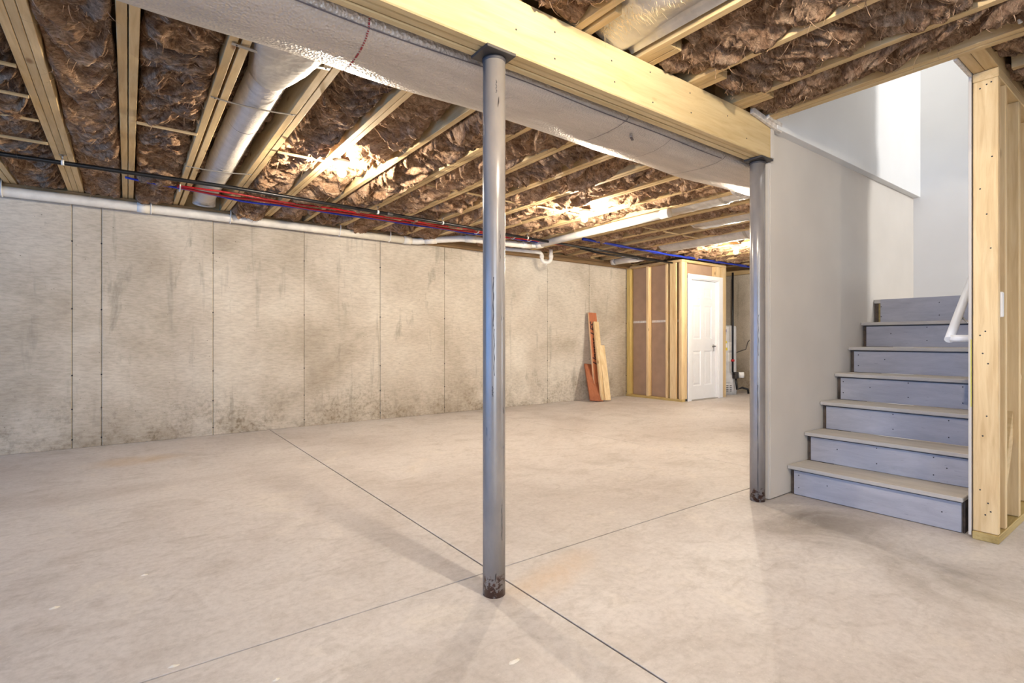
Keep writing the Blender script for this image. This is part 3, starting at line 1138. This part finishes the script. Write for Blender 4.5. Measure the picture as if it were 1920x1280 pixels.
pj = thing('drain_branch', 'bright white plastic pipe running forward under the joists past second bulb', 'pipe', (4.45, 4.4, 2.28))
MB().tube([(4.45, 5.42, 2.277), (4.452, 4.5, 2.284), (4.44, 3.40, 2.290)], .0445, 20).build('run', M['pvc'], pj)
MB().lathe((4.44, 3.36, 2.290), [(.0001, -.05), (.046, -.05), (.048, -.045), (.048, .05), (.0446, .052)], 20, 'Y').build('end_cap', M['pvc'], pj)
MB().lathe((4.45, 5.40, 2.277), [(.0446, -.06), (.052, -.055), (.052, .06), (.0446, .062)], 20, 'Y').build('coupling', M['pvc'], pj)
MB().lathe((4.45, 4.08, 2.2865), [(.0446, -.012), (.048, -.01), (.048, .01), (.0446, .012)], 20, 'Y').build('clamp', M['clip'], pj)

pt = thing('drain_trap', 'white plastic U shaped trap hanging in front of the concrete wall', 'trap', (4.84, 5.72, 2.15))
up = np.array((.804, -.594))   # plane of the U faces the camera side
cxy = np.array((4.84, 5.72))
U = []
for a in np.linspace(PI, 2 * PI, 14):
    o2 = cxy + up * .066 * math.cos(a)
    U.append((o2[0], o2[1], 2.17 + .066 * math.sin(a)))
L0 = cxy - up * .066
R0 = cxy + up * .066
MB().tube([(L0[0] - .60, L0[1] + .14, 2.262), (L0[0] - .1, L0[1] + .02, 2.250), (L0[0] - .03, L0[1], 2.243), (L0[0], L0[1], 2.215), (L0[0], L0[1], 2.175)] + U[1:-1] + [(R0[0], R0[1], 2.175), (R0[0], R0[1], 2.29)], .026, 14).build('bend', M['pvc'], pt)
for P_ in (L0, R0):
    MB().lathe((P_[0], P_[1], 2.19), [(.026, -.022), (.032, -.02), (.032, .02), (.026, .022)], 14).build('slip_nut', M['pvc'], pt)
MB().lathe((cxy[0], cxy[1], 2.075), [(.0001, -.012), (.012, -.012), (.014, .012), (.014, .02)], 10).build('plug', M['pvc'], pt)

ps = thing('capped_pipe', 'short white plastic pipe stub under joists in front of the closet', 'pipe', (6.58, 5.75, 2.3))
MB().tube([(6.53, 5.98, 2.295), (6.62, 5.45, 2.300)], .05, 18).build('run', M['pvc'], ps)
MB().lathe((6.53, 5.99, 2.295), [(.0001, .02), (.052, .02), (.054, -.05), (.05, -.052)], 18, 'Y').build('cap', M['pvc'], ps)

# ------------------------------------------------------------------ black iron gas pipes with hangers
gp = thing('gas_pipe', 'long black iron pipe hung below the joists across the room', 'pipe', (2, 5, 2.28))
gpts = [(-3.1, 4.95, 2.276), (-.7, 4.97, 2.276), (.7, 4.93, 2.280), (1.98, 5.0, 2.278), (3.1, 5.06, 2.276), (3.8, 5.14, 2.276), (5.2, 5.22, 2.272), (7.05, 5.34, 2.268)]
MB().tube(gpts, .0165, 12).build('run', M['black_pipe'], gp)
for (x, y) in ((2.15, 5.01), (5.35, 5.232)):
    MB().lathe((x, y, 2.2775), [(.0166, -.03), (.022, -.028), (.022, .028), (.0166, .03)], 14, 'X').build('coupling', M['steel_dark'], gp)
gp2 = thing('gas_pipe', 'short thin black pipe running low into the closet corner', 'pipe', (6.3, 5.4, 2.22))
MB().tube([(5.2, 5.40, 2.30), (5.6, 5.38, 2.262), (6.3, 5.30, 2.248), (7.08, 5.22, 2.236)], .013, 10).build('run', M['black_pipe'], gp2)
MB().lathe((6.32, 5.298, 2.2478), [(.0131, -.02), (.018, -.018), (.018, .018), (.0131, .02)], 12, 'X').build('coupling', M['steel_dark'], gp2)
for (x, y, lab) in ((-.38, 4.955, 'small metal hanger holding black pipe under triple joist'), (2.02, 5.003, 'small metal hanger holding black pipe, second from the left'),
                    (2.78, 5.045, 'small metal hanger holding black pipe immediately left of the column'), (4.05, 5.155, 'small metal hanger holding black pipe right of the column')):
    h = thing('pipe_hanger', lab, 'hanger', (x, y, 2.3), 'metal hangers on the black pipe')
    MB().box(x - .022, x + .022, y - .006, y + .006, ZJ - .004, ZJ - .001, .001).build('plate', M['galv'], h)
    MB().tube([(x, y, ZJ - .003), (x, y, 2.318), (x, y, 2.303)], [.009, .004, .004], 8).build('stem', M['galv'], h)
    MB().lathe((x, y, 2.278), [(.0168, -.009), (.020, -.008), (.020, .008), (.0168, .009)], 14, 'X').build('ring', M['clip'], h)

# ------------------------------------------------------------------ plastic water lines
def line(name, label, pts, r_, m_, wob=.006, grp='plastic water lines under the joists'):
    P = []
    for i in range(len(pts) - 1):
        a, b = Vector(pts[i]), Vector(pts[i + 1])
        n_ = max(2, int((b - a).length / .1))
        for k in range(n_):
            P.append(a.lerp(b, k / n_))
    P.append(Vector(pts[-1]))
    sd = random.random() * 9
    Q = [p + Vector((0, wob * math.sin(p.x * 5.2 + sd), wob * .8 * math.sin(p.x * 7.7 + sd))) for p in P]
    return tag(MB().tube(Q, r_, 8).build(name, m_), label, 'water line', grp)


line('water_line', 'red plastic water line, upper one, under the black pipe', [(.34, 5.28, 2.318), (1.4, 5.29, 2.312), (2.4, 5.31, 2.315), (4.5, 5.33, 2.316)], .009, M['red'])
line('water_line', 'red plastic water line, lower one, sagging under the black pipe', [(.34, 5.32, 2.312), (.8, 5.33, 2.296), (2.0, 5.34, 2.300), (3.2, 5.37, 2.302), (5.25, 5.36, 2.306)], .0095, M['red'])
line('water_line', 'dark blue plastic water line running directly under the red lines', [(-.02, 5.30, 2.326), (.3, 5.34, 2.312), (.85, 5.37, 2.287), (1.7, 5.37, 2.292), (3.2, 5.40, 2.293), (4.6, 5.38, 2.30)], .009, M['blue'])
line('water_line', 'blue plastic water line crossing joists in front of the closet', [(4.80, 4.93, 2.318), (5.6, 4.98, 2.314), (6.6, 5.03, 2.312), (8.9, 5.0, 2.313)], .014, M['blue'])
line('water_line', 'second blue plastic water line beside the first before the closet', [(4.82, 4.97, 2.324), (5.9, 5.03, 2.318), (6.9, 5.06, 2.314), (9.2, 5.04, 2.316)], .014, M['blue'])
for k, (x, lab) in enumerate(((.36, 'white clip at the left start of the red lines'), (3.4, 'white clip on red lines immediately left of the column'), (3.95, 'white clip on red lines, first right of the column'), (4.22, 'white clip on red lines, second right of the column'))):
    m = MB()
    m.tube([(x, 5.26, 2.325), (x, 5.28, 2.292), (x, 5.33, 2.280), (x, 5.37, 2.292), (x, 5.39, 2.325)], .006, 8)
    tag(m.build('line_clip', M['clip']), lab, 'clip', 'white clips on the water lines')

# ------------------------------------------------------------------ bare bulbs
def bulb(x, y, zb, label, power=BULB_W):
    """zb = centre of the glass globe, hanging from a porcelain holder"""
    t = thing('bare_bulb', label, 'light', (x, y, zb + .1), 'bare bulbs in porcelain holders')
    MB().lathe((x, y, zb), [(.0001, .088), (.058, .088), (.060, .075), (.050, .062), (.034, .052), (.026, .034), (.024, .030), (.0001, .030)], 24).build('lampholder', M['porcelain'], t)
    r_ = .031
    prof = [(r_ * math.sin(a), -r_ * math.cos(a)) for a in np.linspace(.02, PI * .78, 12)] + [(.014, .032), (.013, .036)]
    A_ = 4 * PI * r_ * r_ * .9
    MB().lathe((x, y, zb), prof, 20).build('globe', mat_emit('bulb_glow_%d' % len(bpy.data.materials), BULB_COL, power / (PI * A_)), t)
    return t


bulb(1.285, 3.88, 2.243, 'bare glowing bulb nearest the camera, left of the column')
bulb(3.72, 3.80, 2.218, 'bare glowing bulb in the middle, beside the white pipe')
bulb(6.84, 3.99, 2.222, 'bare glowing bulb farthest away, beside the right hand column')
bulb(1.30, .62, 2.262, 'bare glowing bulb in the front room above the beam front', 80)
bulb(1.2, -1.7, 2.262, 'unseen bare bulb added behind the camera to light the front floor', 55)  # out-of-view bulb, added only to brighten the front floor

# ------------------------------------------------------------------ stair walls
YS = 1.65
ws = struct('wall_stair_left', 'primed drywall wall rising along the left of the stairs')
MB().box(3.222, 5.80, YS, YS + .013, 0.006, 2.30, .001).build('lower_board', M['drywall'], ws)
MB().box(3.222, 5.80, YS + .013, 1.752, 0, 2.571).build('core', M['kraft'], ws)
MB().box(3.222, 5.80, 1.752, 1.764, 0, 2.30).build('rear_board', M['drywall'], ws)
MB().box(3.205, 5.80, YS - .052, YS + .013, 2.292, 5.2, .002).build('upper_board', M['drywall_white'], ws)
MB().box(3.205, 3.2215, YS + .001, YS + .115, .006, 2.10, .001).build('end_strip', M['drywall'], ws)
MB().box(3.168, 3.2075, 1.6195, 1.6235, 2.114, 2.30, .001).build('corner_strip', M['drywall'], ws)
m = MB().box(3.2035, 3.205, YS + .045, YS + .055, 1.02, 1.38)
m.build('yellow_mark', M['tape_yellow'], ws)
wk = MB().box(5.795, 5.9, -3.2, 1.76, 1.3, 5.2)
sobj('wall_stair_back', wk, M['drywall_white'], 'white drywall wall at the back of the stair landing', 'wall')
wu = MB()
wu.box(3.0, 3.16, .6, 1.7, 2.60, 5.2)
sobj('wall_stair_front', wu, M['drywall_white'], 'upstairs drywall wall above stair opening front', 'wall')
sobj('ceiling_stair', MB().box(3.0, 5.9, -3.2, 1.8, 5.2, 5.25), M['drywall_white'], 'upstairs ceiling over the stairwell', 'ceiling')

# right stud wall with drywall on the stair side
wsr = struct('wall_stair_right', 'open pine stud wall right of the stairs')
XE = 4.87
MB().box(3.42, XE, .733, .745, .015, 5.2, .001).build('drywall_sheet', M['drywall'], wsr)
MB().box(3.4185, 3.4195, .7325, .7355, .66, 1.0).build('yellow_tape', M['tape_yellow'], wsr)
MB().box(3.41, XE, .628, .728, 0, .040, .003).build('bottom_plate', M['treatedX'], wsr)
MB().box(3.42, XE, .631, .729, 2.288, 2.333, .003).build('top_plate', M['pineX'], wsr)
for x in (3.42, 3.565, 3.87, 4.27, 4.68, 4.83):
    MB().box(x, x + .038, .632, .727, .041, 2.287, .003).build('stud', M['pineZ'], wsr)
MB().obox((3.80, .672, .42), (.48, 0, .78), (0, 1, 0), (-.78, 0, .48), .46, .018, .04, .003).build('brace', M['pineX'], wsr)
MB().box(3.42, XE, .62, .728, 2.6, 5.2).build('upper_core', M['drywall_white'], wsr)
# stair opening trimmer above the stud wall
MB().box(3.165, 4.9, .632, .682, ZJ, 2.571, .002).build('header', M['pineX'], wsr)
MB().box(3.165, 4.9, .684, .728, ZJ, 2.571, .002).build('header', M['pineX'], wsr)
MB().box(3.163, 4.9, .731, .744, ZJ - .012, 2.571, .002).build('drywall_edge', M['paper'], wsr)

kn = MB()
for (y, z) in ((.70, 2.25), (.675, 2.262), (.658, 2.268), (.70, 1.02), (.68, 1.04), (.69, .93), (.67, .88), (.70, 1.75), (.66, 1.45), (.69, .52), (.675, .62), (.70, .25), (.66, .15), (.68, .13), (.67, .19), (.655, 1.9), (.675, 1.62)):
    kn.lathe((3.4195, y, z), [(.0001, -.0008), (.0035, -.0006), (.004, .001)], 8, 'X')
kn.build('nail', M['dark'], wsr, 'stuff')
eb = thing('switch_box', 'small white electrical box fixed on the stud wall', 'box', (3.50, .63, 1.17))
MB().box(3.462, 3.50, .625, .68, 1.11, 1.235, .004).build('body', M['white_paint'], eb)
MB().box(3.50, 3.512, .632, .64, 1.16, 1.19, .001).build('latch', M['white_paint'], eb)

# ------------------------------------------------------------------ stairs
st = thing('staircase', 'grey blue painted wooden stairs rising between drywall and stud wall', 'stairs', (3.46, 1.2, 0))
RN, RH = .2335, .1885
yL, yR = YS - .004, .768
for i in range(7):
    xn = 3.428 + RN * i
    xr = xn + .028
    z0, z1 = RH * i, RH * (i + 1)
    zt = z1 - .024
    yl = yL - (.028 if i < 6 else .045)
    MB().box(xr, xr + .019, yR + .012, yl, z0 + .002 if i else .004, zt if i < 6 else z1, .0015).build('riser', M['riser'], st)
    if i < 6:
        MB().box(xn, xn + RN + .026, yR, yL, zt + .001, z1, .003).build('tread', M['tread'], st)
        MB().box(xr - .005, xr, yR + .012, yl, zt - .008, zt, .001).build('cove', M['steel_dark'], st)
    nl = MB()
    for (y, z) in ((.92, .04), (.92, .14), (1.2, .05), (1.2, .145), (yl - .03, .05), (yl - .03, .13), (1.42, .10), (.86, .09)):
        if (int(y * 100) + i) % 4 == 0:
            continue
        nl.lathe((xr - .0006, y + .012 * ((i * 3) % 4), z0 + z), [(.0001, -.0006), (.0035, -.0004), (.0035, .001)], 8, 'X')
    nl.build('nail', M['dark'], st, 'stuff')
# cut stringers left and right
sv = [(3.47, 0)]
for i in range(7):
    sv += [(3.476 + RN * i, RH * i), (3.476 + RN * i, RH * (i + 1) - .026)]
sv += [(5.2, RH * 7 - .03), (5.2, .9), (3.9, 0)]
for (ya, yb) in ((yL - .024, yL - .002), (yR + .001, yR + .011)):
    k = len(sv)
    V = [(x, ya, z) for x, z in sv] + [(x, yb, z) for x, z in sv]
    MB().add(V, [tuple(range(k)), tuple(range(2 * k - 1, k - 1, -1))] + [(i, i + k, (i + 1) % k + k, (i + 1) % k) for i in range(k)]).build('stringer', M['side_dark'], st)
MB().box(4.86, 5.79, yR, yL, RH * 7 - .03, RH * 7, .002).build('landing', M['tread'], st)
MB().box(4.885, 4.91, yL - .036, yL - .008, RH * 6 + .004, RH * 7 - .004, .002).build('blocking', M['treatedY'], st)

# handrail
hr = thing('handrail', 'white round handrail bracketed on the right stair wall', 'handrail', (3.5, .83, 1.0))
MB().tube([(3.485, .748, 1.005), (3.485, .80, 1.005), (3.485, .832, 1.005)], .0185, 14).build('wall_return', M['white_paint'], hr)
MB().tube([(3.478, .836, .998), (3.60, .836, 1.0965), (4.75, .836, 2.02)], .0205, 14).build('rail', M['white_paint'], hr)
MB().tube([(3.66, .746, 1.09), (3.66, .80, 1.09), (3.66, .83, 1.13)], .006, 8).build('bracket', M['galv'], hr)

# ------------------------------------------------------------------ closet of stud framing with a white door
cl = struct('wall_closet', 'stud framed closet wall backed with brown drywall')
XC, YC = 7.10, 5.055
ZT = 2.28
MB().box(XC + .09, XC + .102, YC + .05, 6.215, .02, 1.30, .001).build('drywall_back', M['kraft'], cl)
MB().box(XC + .09, XC + .102, YC + .05, 6.215, 1.306, ZT, .001).build('drywall_back', M['kraft'], cl)
MB().box(XC + .089, XC + .0905, YC + .1, 6.2, 1.285, 1.322).build('paper_tape', M['paper'], cl)
MB().box(XC, XC + .089, YC, 6.215, 0, .038, .003).build('bottom_plate', M['treatedY'], cl)
MB().box(XC, XC + .089, YC, 6.215, ZT - .04, ZT, .003).build('top_plate', M['pineY'], cl)
for (a, b, mm_) in ((6.12, 6.20, M['foam_stud']), (5.72, 5.768, M['pineZ']), (5.33, 5.372, M['pineZ'])):
    MB().box(XC, XC + .089, a, b, .039, ZT - .041, .003).build('stud', mm_, cl)
MB().box(XC - .002, XC + .036, 5.165, 5.285, .039, ZT - .041, .003).build('corner_stud', M['pineZ'], cl)
MB().box(XC, XC + .089, YC + .005, YC + .043, .039, ZT - .041, .003).build('stud', M['pineZ'], cl)
MB().box(XC + .04, XC + .1, 5.11, 5.15, .039, ZT - .041, .003).build('stud', M['pineZ'], cl)
# door side
XD = 7.20
MB().box(XC + .09, 8.36, YC, YC + .089, ZT - .04, ZT, .003).build('top_plate', M['pineX'], cl)
MB().box(XC + .09, 8.22, YC + .075, YC + .087, 2.055, ZT - .042, .001).build('drywall_back', M['kraft'], cl)
for (a, b) in ((8.03, 8.07), (8.08, 8.165), (8.235, 8.355)):
    MB().box(a, b, YC + .002, YC + .07, .0 if a > 8.2 else 2.06, ZT - .042, .003).build('stud', M['pineZ'], cl)
MB().box(XC + .092, 7.235, YC + .002, YC + .07, .039, ZT - .042, .003).build('stud', M['pineZ'], cl)
MB().box(8.23, 8.36, YC + .072, 6.2, 0, ZT, .002).build('side_wall', M['kraft'], cl)

dr = struct('door_1', 'white six panel door in white casing on the stud closet')
dx0, dx1, dzt = 7.352, 8.095, 1.975
dy = YC + .045


def recessed_door(x0, x1, z0, z1, y, depth=.035):
    m = MB()
    w = x1 - x0
    cols = [(x0 + .105, x0 + w / 2 - .045), (x0 + w / 2 + .045, x1 - .105)]
    rows = [(z0 + .22, z0 + .80), (z0 + .99, z0 + 1.55), (z0 + 1.66, z1 - .12)]
    xsx = [x0] + [c for p in cols for c in p] + [x1]
    zsz = [z0] + [c for p in rows for c in p] + [z1]
    pan = []
    for i in range(len(xsx) - 1):
        for k in range(len(zsz) - 1):
            a, b, c, d = xsx[i], xsx[i + 1], zsz[k], zsz[k + 1]
            if i % 2 and k % 2:
                e, dp_ = .022, .010
                V = [(a, y, c), (b, y, c), (b, y, d), (a, y, d), (a + e, y + dp_, c + e), (b - e, y + dp_, c + e), (b - e, y + dp_, d - e), (a + e, y + dp_, d - e)]
                m.add(V, [(0, 1, 5, 4), (1, 2, 6, 5), (2, 3, 7, 6), (3, 0, 4, 7)])
                pan.append((a + e, b - e, c + e, d - e))
            else:
                m.add([(a, y, c), (b, y, c), (b, y, d), (a, y, d)], [(0, 1, 2, 3)])
    m.box(x0, x1, y + .012, y + depth, z0, z1)
    return m, pan


m, pan = recessed_door(dx0, dx1, .012, dzt, dy)
slab = m.build('door_slab', M['white_paint'], dr)
for (a, b, c, d) in pan:
    V = [(a, dy + .010, c), (b, dy + .010, c), (b, dy + .010, d), (a, dy + .010, d), (a + .03, dy + .004, c + .03), (b - .03, dy + .004, c + .03), (b - .03, dy + .004, d - .03), (a + .03, dy + .004, d - .03)]
    MB().add(V, [(0, 1, 5, 4), (1, 2, 6, 5), (2, 3, 7, 6), (3, 0, 4, 7), (4, 5, 6, 7)]).build('door_panel', M['white_paint'], slab)
for (a, b, c, d) in ((7.237, 7.335, 0, 2.06), (8.112, 8.232, 0, 2.06)):
    MB().box(a, b, YC - .018, YC + .0, c, d, .004).build('casing', M['white_paint'], dr)
MB().box(7.3355, 8.1115, YC - .018, YC, 1.99, 2.06, .004).build('casing', M['white_paint'], dr)
MB().box(7.318, 7.350, YC + .0005, YC + .10, 0, 2.0, .002).build('jamb', M['white_paint'], dr)
MB().box(8.097, 8.128, YC + .0005, YC + .10, 0, 2.0, .002).build('jamb', M['white_paint'], dr)
MB().box(7.351, 8.096, YC + .0005, YC + .10, 1.978, 2.0, .002).build('jamb', M['white_paint'], dr)
MB().box(7.352, 8.095, YC - .01, YC + .09, .001, .010, .001).build('threshold', M['galv'], dr)
hd = MB().lathe((8.035, dy, .885), [(.0001, -.012), (.026, -.010), (.028, .0)], 18, 'Y').build('handle', M['galv'], dr)
MB().tube([(8.035, dy - .012, .885), (8.035, dy - .05, .885), (8.02, dy - .056, .884), (7.93, dy - .056, .878)], .0085, 10).build('lever', M['steel_dark'], hd)
MB().tube([(7.99, dy - .03, .86), (7.97, dy - .05, .80)], .006, 8).build('tag', M['galv'], hd)

# ------------------------------------------------------------------ water heater behind the closet
hx, hy, hrad = 8.86, 5.42, .225
wh = thing('water_heater', 'white tank water heater standing beyond the closet', 'water heater', (hx, hy, 0))
MB().lathe((hx, hy, 0), [(.0001, .03), (hrad, .03), (hrad, .30), (hrad, .7), (hrad, 1.22), (hrad - .01, 1.245), (.08, 1.265), (.0001, 1.266)], 40).build('tank', M['tank'], wh)
MB().lathe((hx, hy, 0), [(hrad - .02, 0), (hrad + .004, .0), (hrad + .004, .20), (hrad, .205)], 40).build('base_skirt', M['tank'], wh)
MB().lathe((hx, hy, 0), [(.05, 1.262), (.052, 1.32), (.06, 1.33), (.05, 1.335), (.05, 1.7), (.05, 2.33)], 20).build('flue', M['galv'], wh)
vd = Vector((-hx, -hy, 0)).normalized()
base_a = math.atan2(vd.y, vd.x)


def patch(a0, a1, z0, z1, m_, name, rr=hrad + .0025):
    V = []
    n_ = 5
    for i in range(n_ + 1):
        a = base_a + a0 + (a1 - a0) * i / n_
        V += [(hx + rr * math.cos(a), hy + rr * math.sin(a), z0), (hx + rr * math.cos(a), hy + rr * math.sin(a), z1)]
    return MB().add(V, [(2 * i, 2 * i + 2, 2 * i + 3, 2 * i + 1) for i in range(n_)], True).build(name, m_, wh)


patch(.05, .28, .93, .97, M['sticker_yellow'], 'sticker')
patch(.05, .32, .80, .85, M['sticker_yellow'], 'sticker')
patch(.05, .30, .855, .925, M['sticker_white'], 'sticker')
patch(.36, .72, .80, .95, M['sticker_white'], 'sticker')
patch(.36, .8, .60, .76, M['sticker_white'], 'sticker')
patch(-.1, .22, 1.09, 1.14, M['logo_blue'], 'emblem')
patch(.1, .25, 1.13, 1.18, M['logo_blue'], 'emblem')
patch(-.1, .5, .22, .40, M['tank'], 'access_door', hrad + .008)
lv = MB()
for k in range(4):
    for q in range(3):
        a = base_a - .05 + q * .27
        rr = hrad + .0055
        V = [(hx + rr * math.cos(a + d), hy + rr * math.sin(a + d), .06 + .032 * k + e) for d, e in ((0, 0), (.18, 0), (.18, .014), (0, .014))]
        lv.add(V, [(0, 1, 2, 3)])
lv.build('louvre', M['dark'], wh, 'stuff')
aa = base_a + .95
cxh, cyh = hx + (hrad + .03) * math.cos(aa), hy + (hrad + .03) * math.sin(aa)
MB().obox((cxh, cyh, .35), (math.cos(aa), math.sin(aa), 0), (-math.sin(aa), math.cos(aa), 0), (0, 0, 1), .035, .05, .06, .008).build('gas_valve', M['steel_dark'], wh)
MB().lathe((cxh + .07, cyh - .07, .36), [(.0001, -.05), (.045, -.05), (.05, .0), (.045, .05), (.0001, .05)], 14).build('knob', M['sticker_white'], wh)
bp = base_a + .62
bx, by = hx + (hrad + .05) * math.cos(bp), hy + (hrad + .05) * math.sin(bp)
MB().tube([(bx, by, 2.2), (bx, by, 1.2), (bx, by, .42), (bx + .02, by - .02, .38), (cxh, cyh, .36)], .018, 10).build('supply_pipe', M['black_pipe'], wh)
MB().tube([(cxh, cyh, .33), (cxh, cyh - .03, .10), (cxh + .08, cyh - .08, .13), (cxh + .16, cyh - .14, .10), (cxh + .17, cyh - .15, .02)], .02, 10).build('drain_hose', M['black_pipe'], wh)
MB().lathe((bx, by, .62), [(.0001, -.02), (.03, -.02), (.03, .02), (.0001, .02)], 12).build('valve_wheel', M['red'], wh)
# electric cord looping down from the ceiling
cx0, cy0 = 9.15, 5.18
line('power_cord', 'thin brown cord looping down the far wall to the water heater', [(9.3, 5.12, 2.25), (9.34, 5.09, 2.1), (9.40, 5.06, 1.98), (9.34, 5.10, 1.75), (9.42, 5.05, 1.55), (9.33, 5.1, 1.3), (9.41, 5.06, 1.12), (9.25, 5.15, .95), (9.22, 5.17, .82), (9.1, 5.25, .78), (9.02, 5.30, .74)], .009, M['cord'], .012, None)

# ------------------------------------------------------------------ lumber offcuts leaning on the wall
LG = 'boards leaning on the concrete wall'


def lean(name, label, b0, t0, wdir, width, thick, m_, edge=None):
    """b0/t0: centre of the bottom/top; wdir: across-face direction"""
    b0, t0 = Vector(b0), Vector(t0)
    ax = (t0 - b0)
    L = ax.length
    ax.normalize()
    w = Vector(wdir)
    w = (w - ax * w.dot(ax)).normalized()
    nrm = w.cross(ax).normalized()
    t = thing(name, label, 'board', (b0.x, b0.y, 0), LG)
    MB().obox((b0 + t0) / 2, w, nrm, ax, width / 2, thick / 2, L / 2, .002).build('board', m_, t)
    return t, w, nrm, ax, L


t, w_, n_, ax_, L_ = lean('brown_board', 'tall narrow brown board with black printed script leaning on concrete wall', (6.16, 5.96, .012), (6.215, 6.175, 1.44), (1, -.05, 0), .17, .03, M['lvl'])
fc = bpy.data.curves.new('script', 'FONT')
fc.body = 'Unosas LES'
fc.size = .15
fc.shear = .4
fc.offset = .004
fo = bpy.data.objects.new('script_tmp', fc)
COL.objects.link(fo)
dg = bpy.context.evaluated_depsgraph_get()
me = bpy.data.meshes.new_from_object(fo.evaluated_get(dg))
bpy.data.objects.remove(fo)
nf = n_ if n_.y < 0 else -n_
org = Vector((6.16, 5.96, .012)) + ax_ * .56 + nf * .0165 + w_ * .028
V = [org + ax_ * v.co.x - w_ * v.co.y for v in me.vertices]
MB().add(V, [tuple(p.vertices) for p in me.polygons]).build('script', M['ink'], t)
MB().obox(Vector((6.16, 5.96, .012)) + ax_ * (L_ / 2) - w_ * .0865, w_, n_, ax_, .0015, .0145, L_ / 2 - .003).build('pale_edge', M['lvl_edge'], t)
t, w_, n_, ax_, L_ = lean('brown_board', 'short wide brown board leaning at left of the lumber pile', (6.03, 5.885, .012), (6.15, 6.14, .585), (1, -.12, .05), .25, .028, M['lvl'])
MB().obox(Vector((6.035, 5.885, .012)) + ax_ * (L_ / 2) - w_ * .1265, w_, n_, ax_, .0015, .0135, L_ / 2 - .003).build('pale_edge', M['lvl_edge'], t)
lean('pine_board', 'tall pale pine board leaning in front of the brown boards', (6.16, 5.865, .02), (6.235, 6.11, 1.29), (1, -.1, 0), .10, .038, M['pineZ'])
lean('pine_board', 'shorter pale pine board leaning in front of the taller pine one', (6.215, 5.82, .02), (6.275, 6.02, .90), (1, -.35, 0), .10, .038, M['pineZ'])
lean('brown_board', 'dark brown board edge showing behind the pine boards on the right', (6.34, 5.96, .012), (6.42, 6.15, .62), (1, -.1, 0), .10, .028, M['lvl'])

# ------------------------------------------------------------------ loose bits on the floor
CG = 'pale crumbs on the floor'
for k, (x, y, s_, lab) in enumerate(((-.22, 2.57, .016, 'pale crumb on the floor near the left edge'), (.11, 1.895, .014, 'pale crumb on the floor just above the long joint at lower left'), (.055, 2.70, .012, 'pale crumb on the floor at left, farther than the edge crumb'),
                                (.966, 1.294, .018, 'pale plaster smear on the floor below the column'), (2.27, 2.27, .012, 'pale crumb on the floor right of the column'), (.35, 1.64, .010, 'pale crumb on the floor under the long joint at bottom'))):
    m = MB()
    n_ = 9
    V = [(x, y, .006)]
    for i in range(n_):
        a = 2 * PI * i / n_
        r_ = s_ * (.6 + .5 * random.random())
        V.append((x + r_ * 1.3 * math.cos(a), y + r_ * .6 * math.sin(a), .0005))
    m.add(V, [(0, 1 + i, 1 + (i + 1) % n_) for i in range(n_)])
    tag(m.build('plaster_crumb', M['chip']), lab, 'crumb', CG)
# cable and staple at the upper right
line('electric_cable', 'grey cable with clamp dangling at upper right corner', [(2.96, .50, 2.42), (2.95, .49, 2.36), (2.955, .478, 2.30)], .007, M['galv'], .002, None)
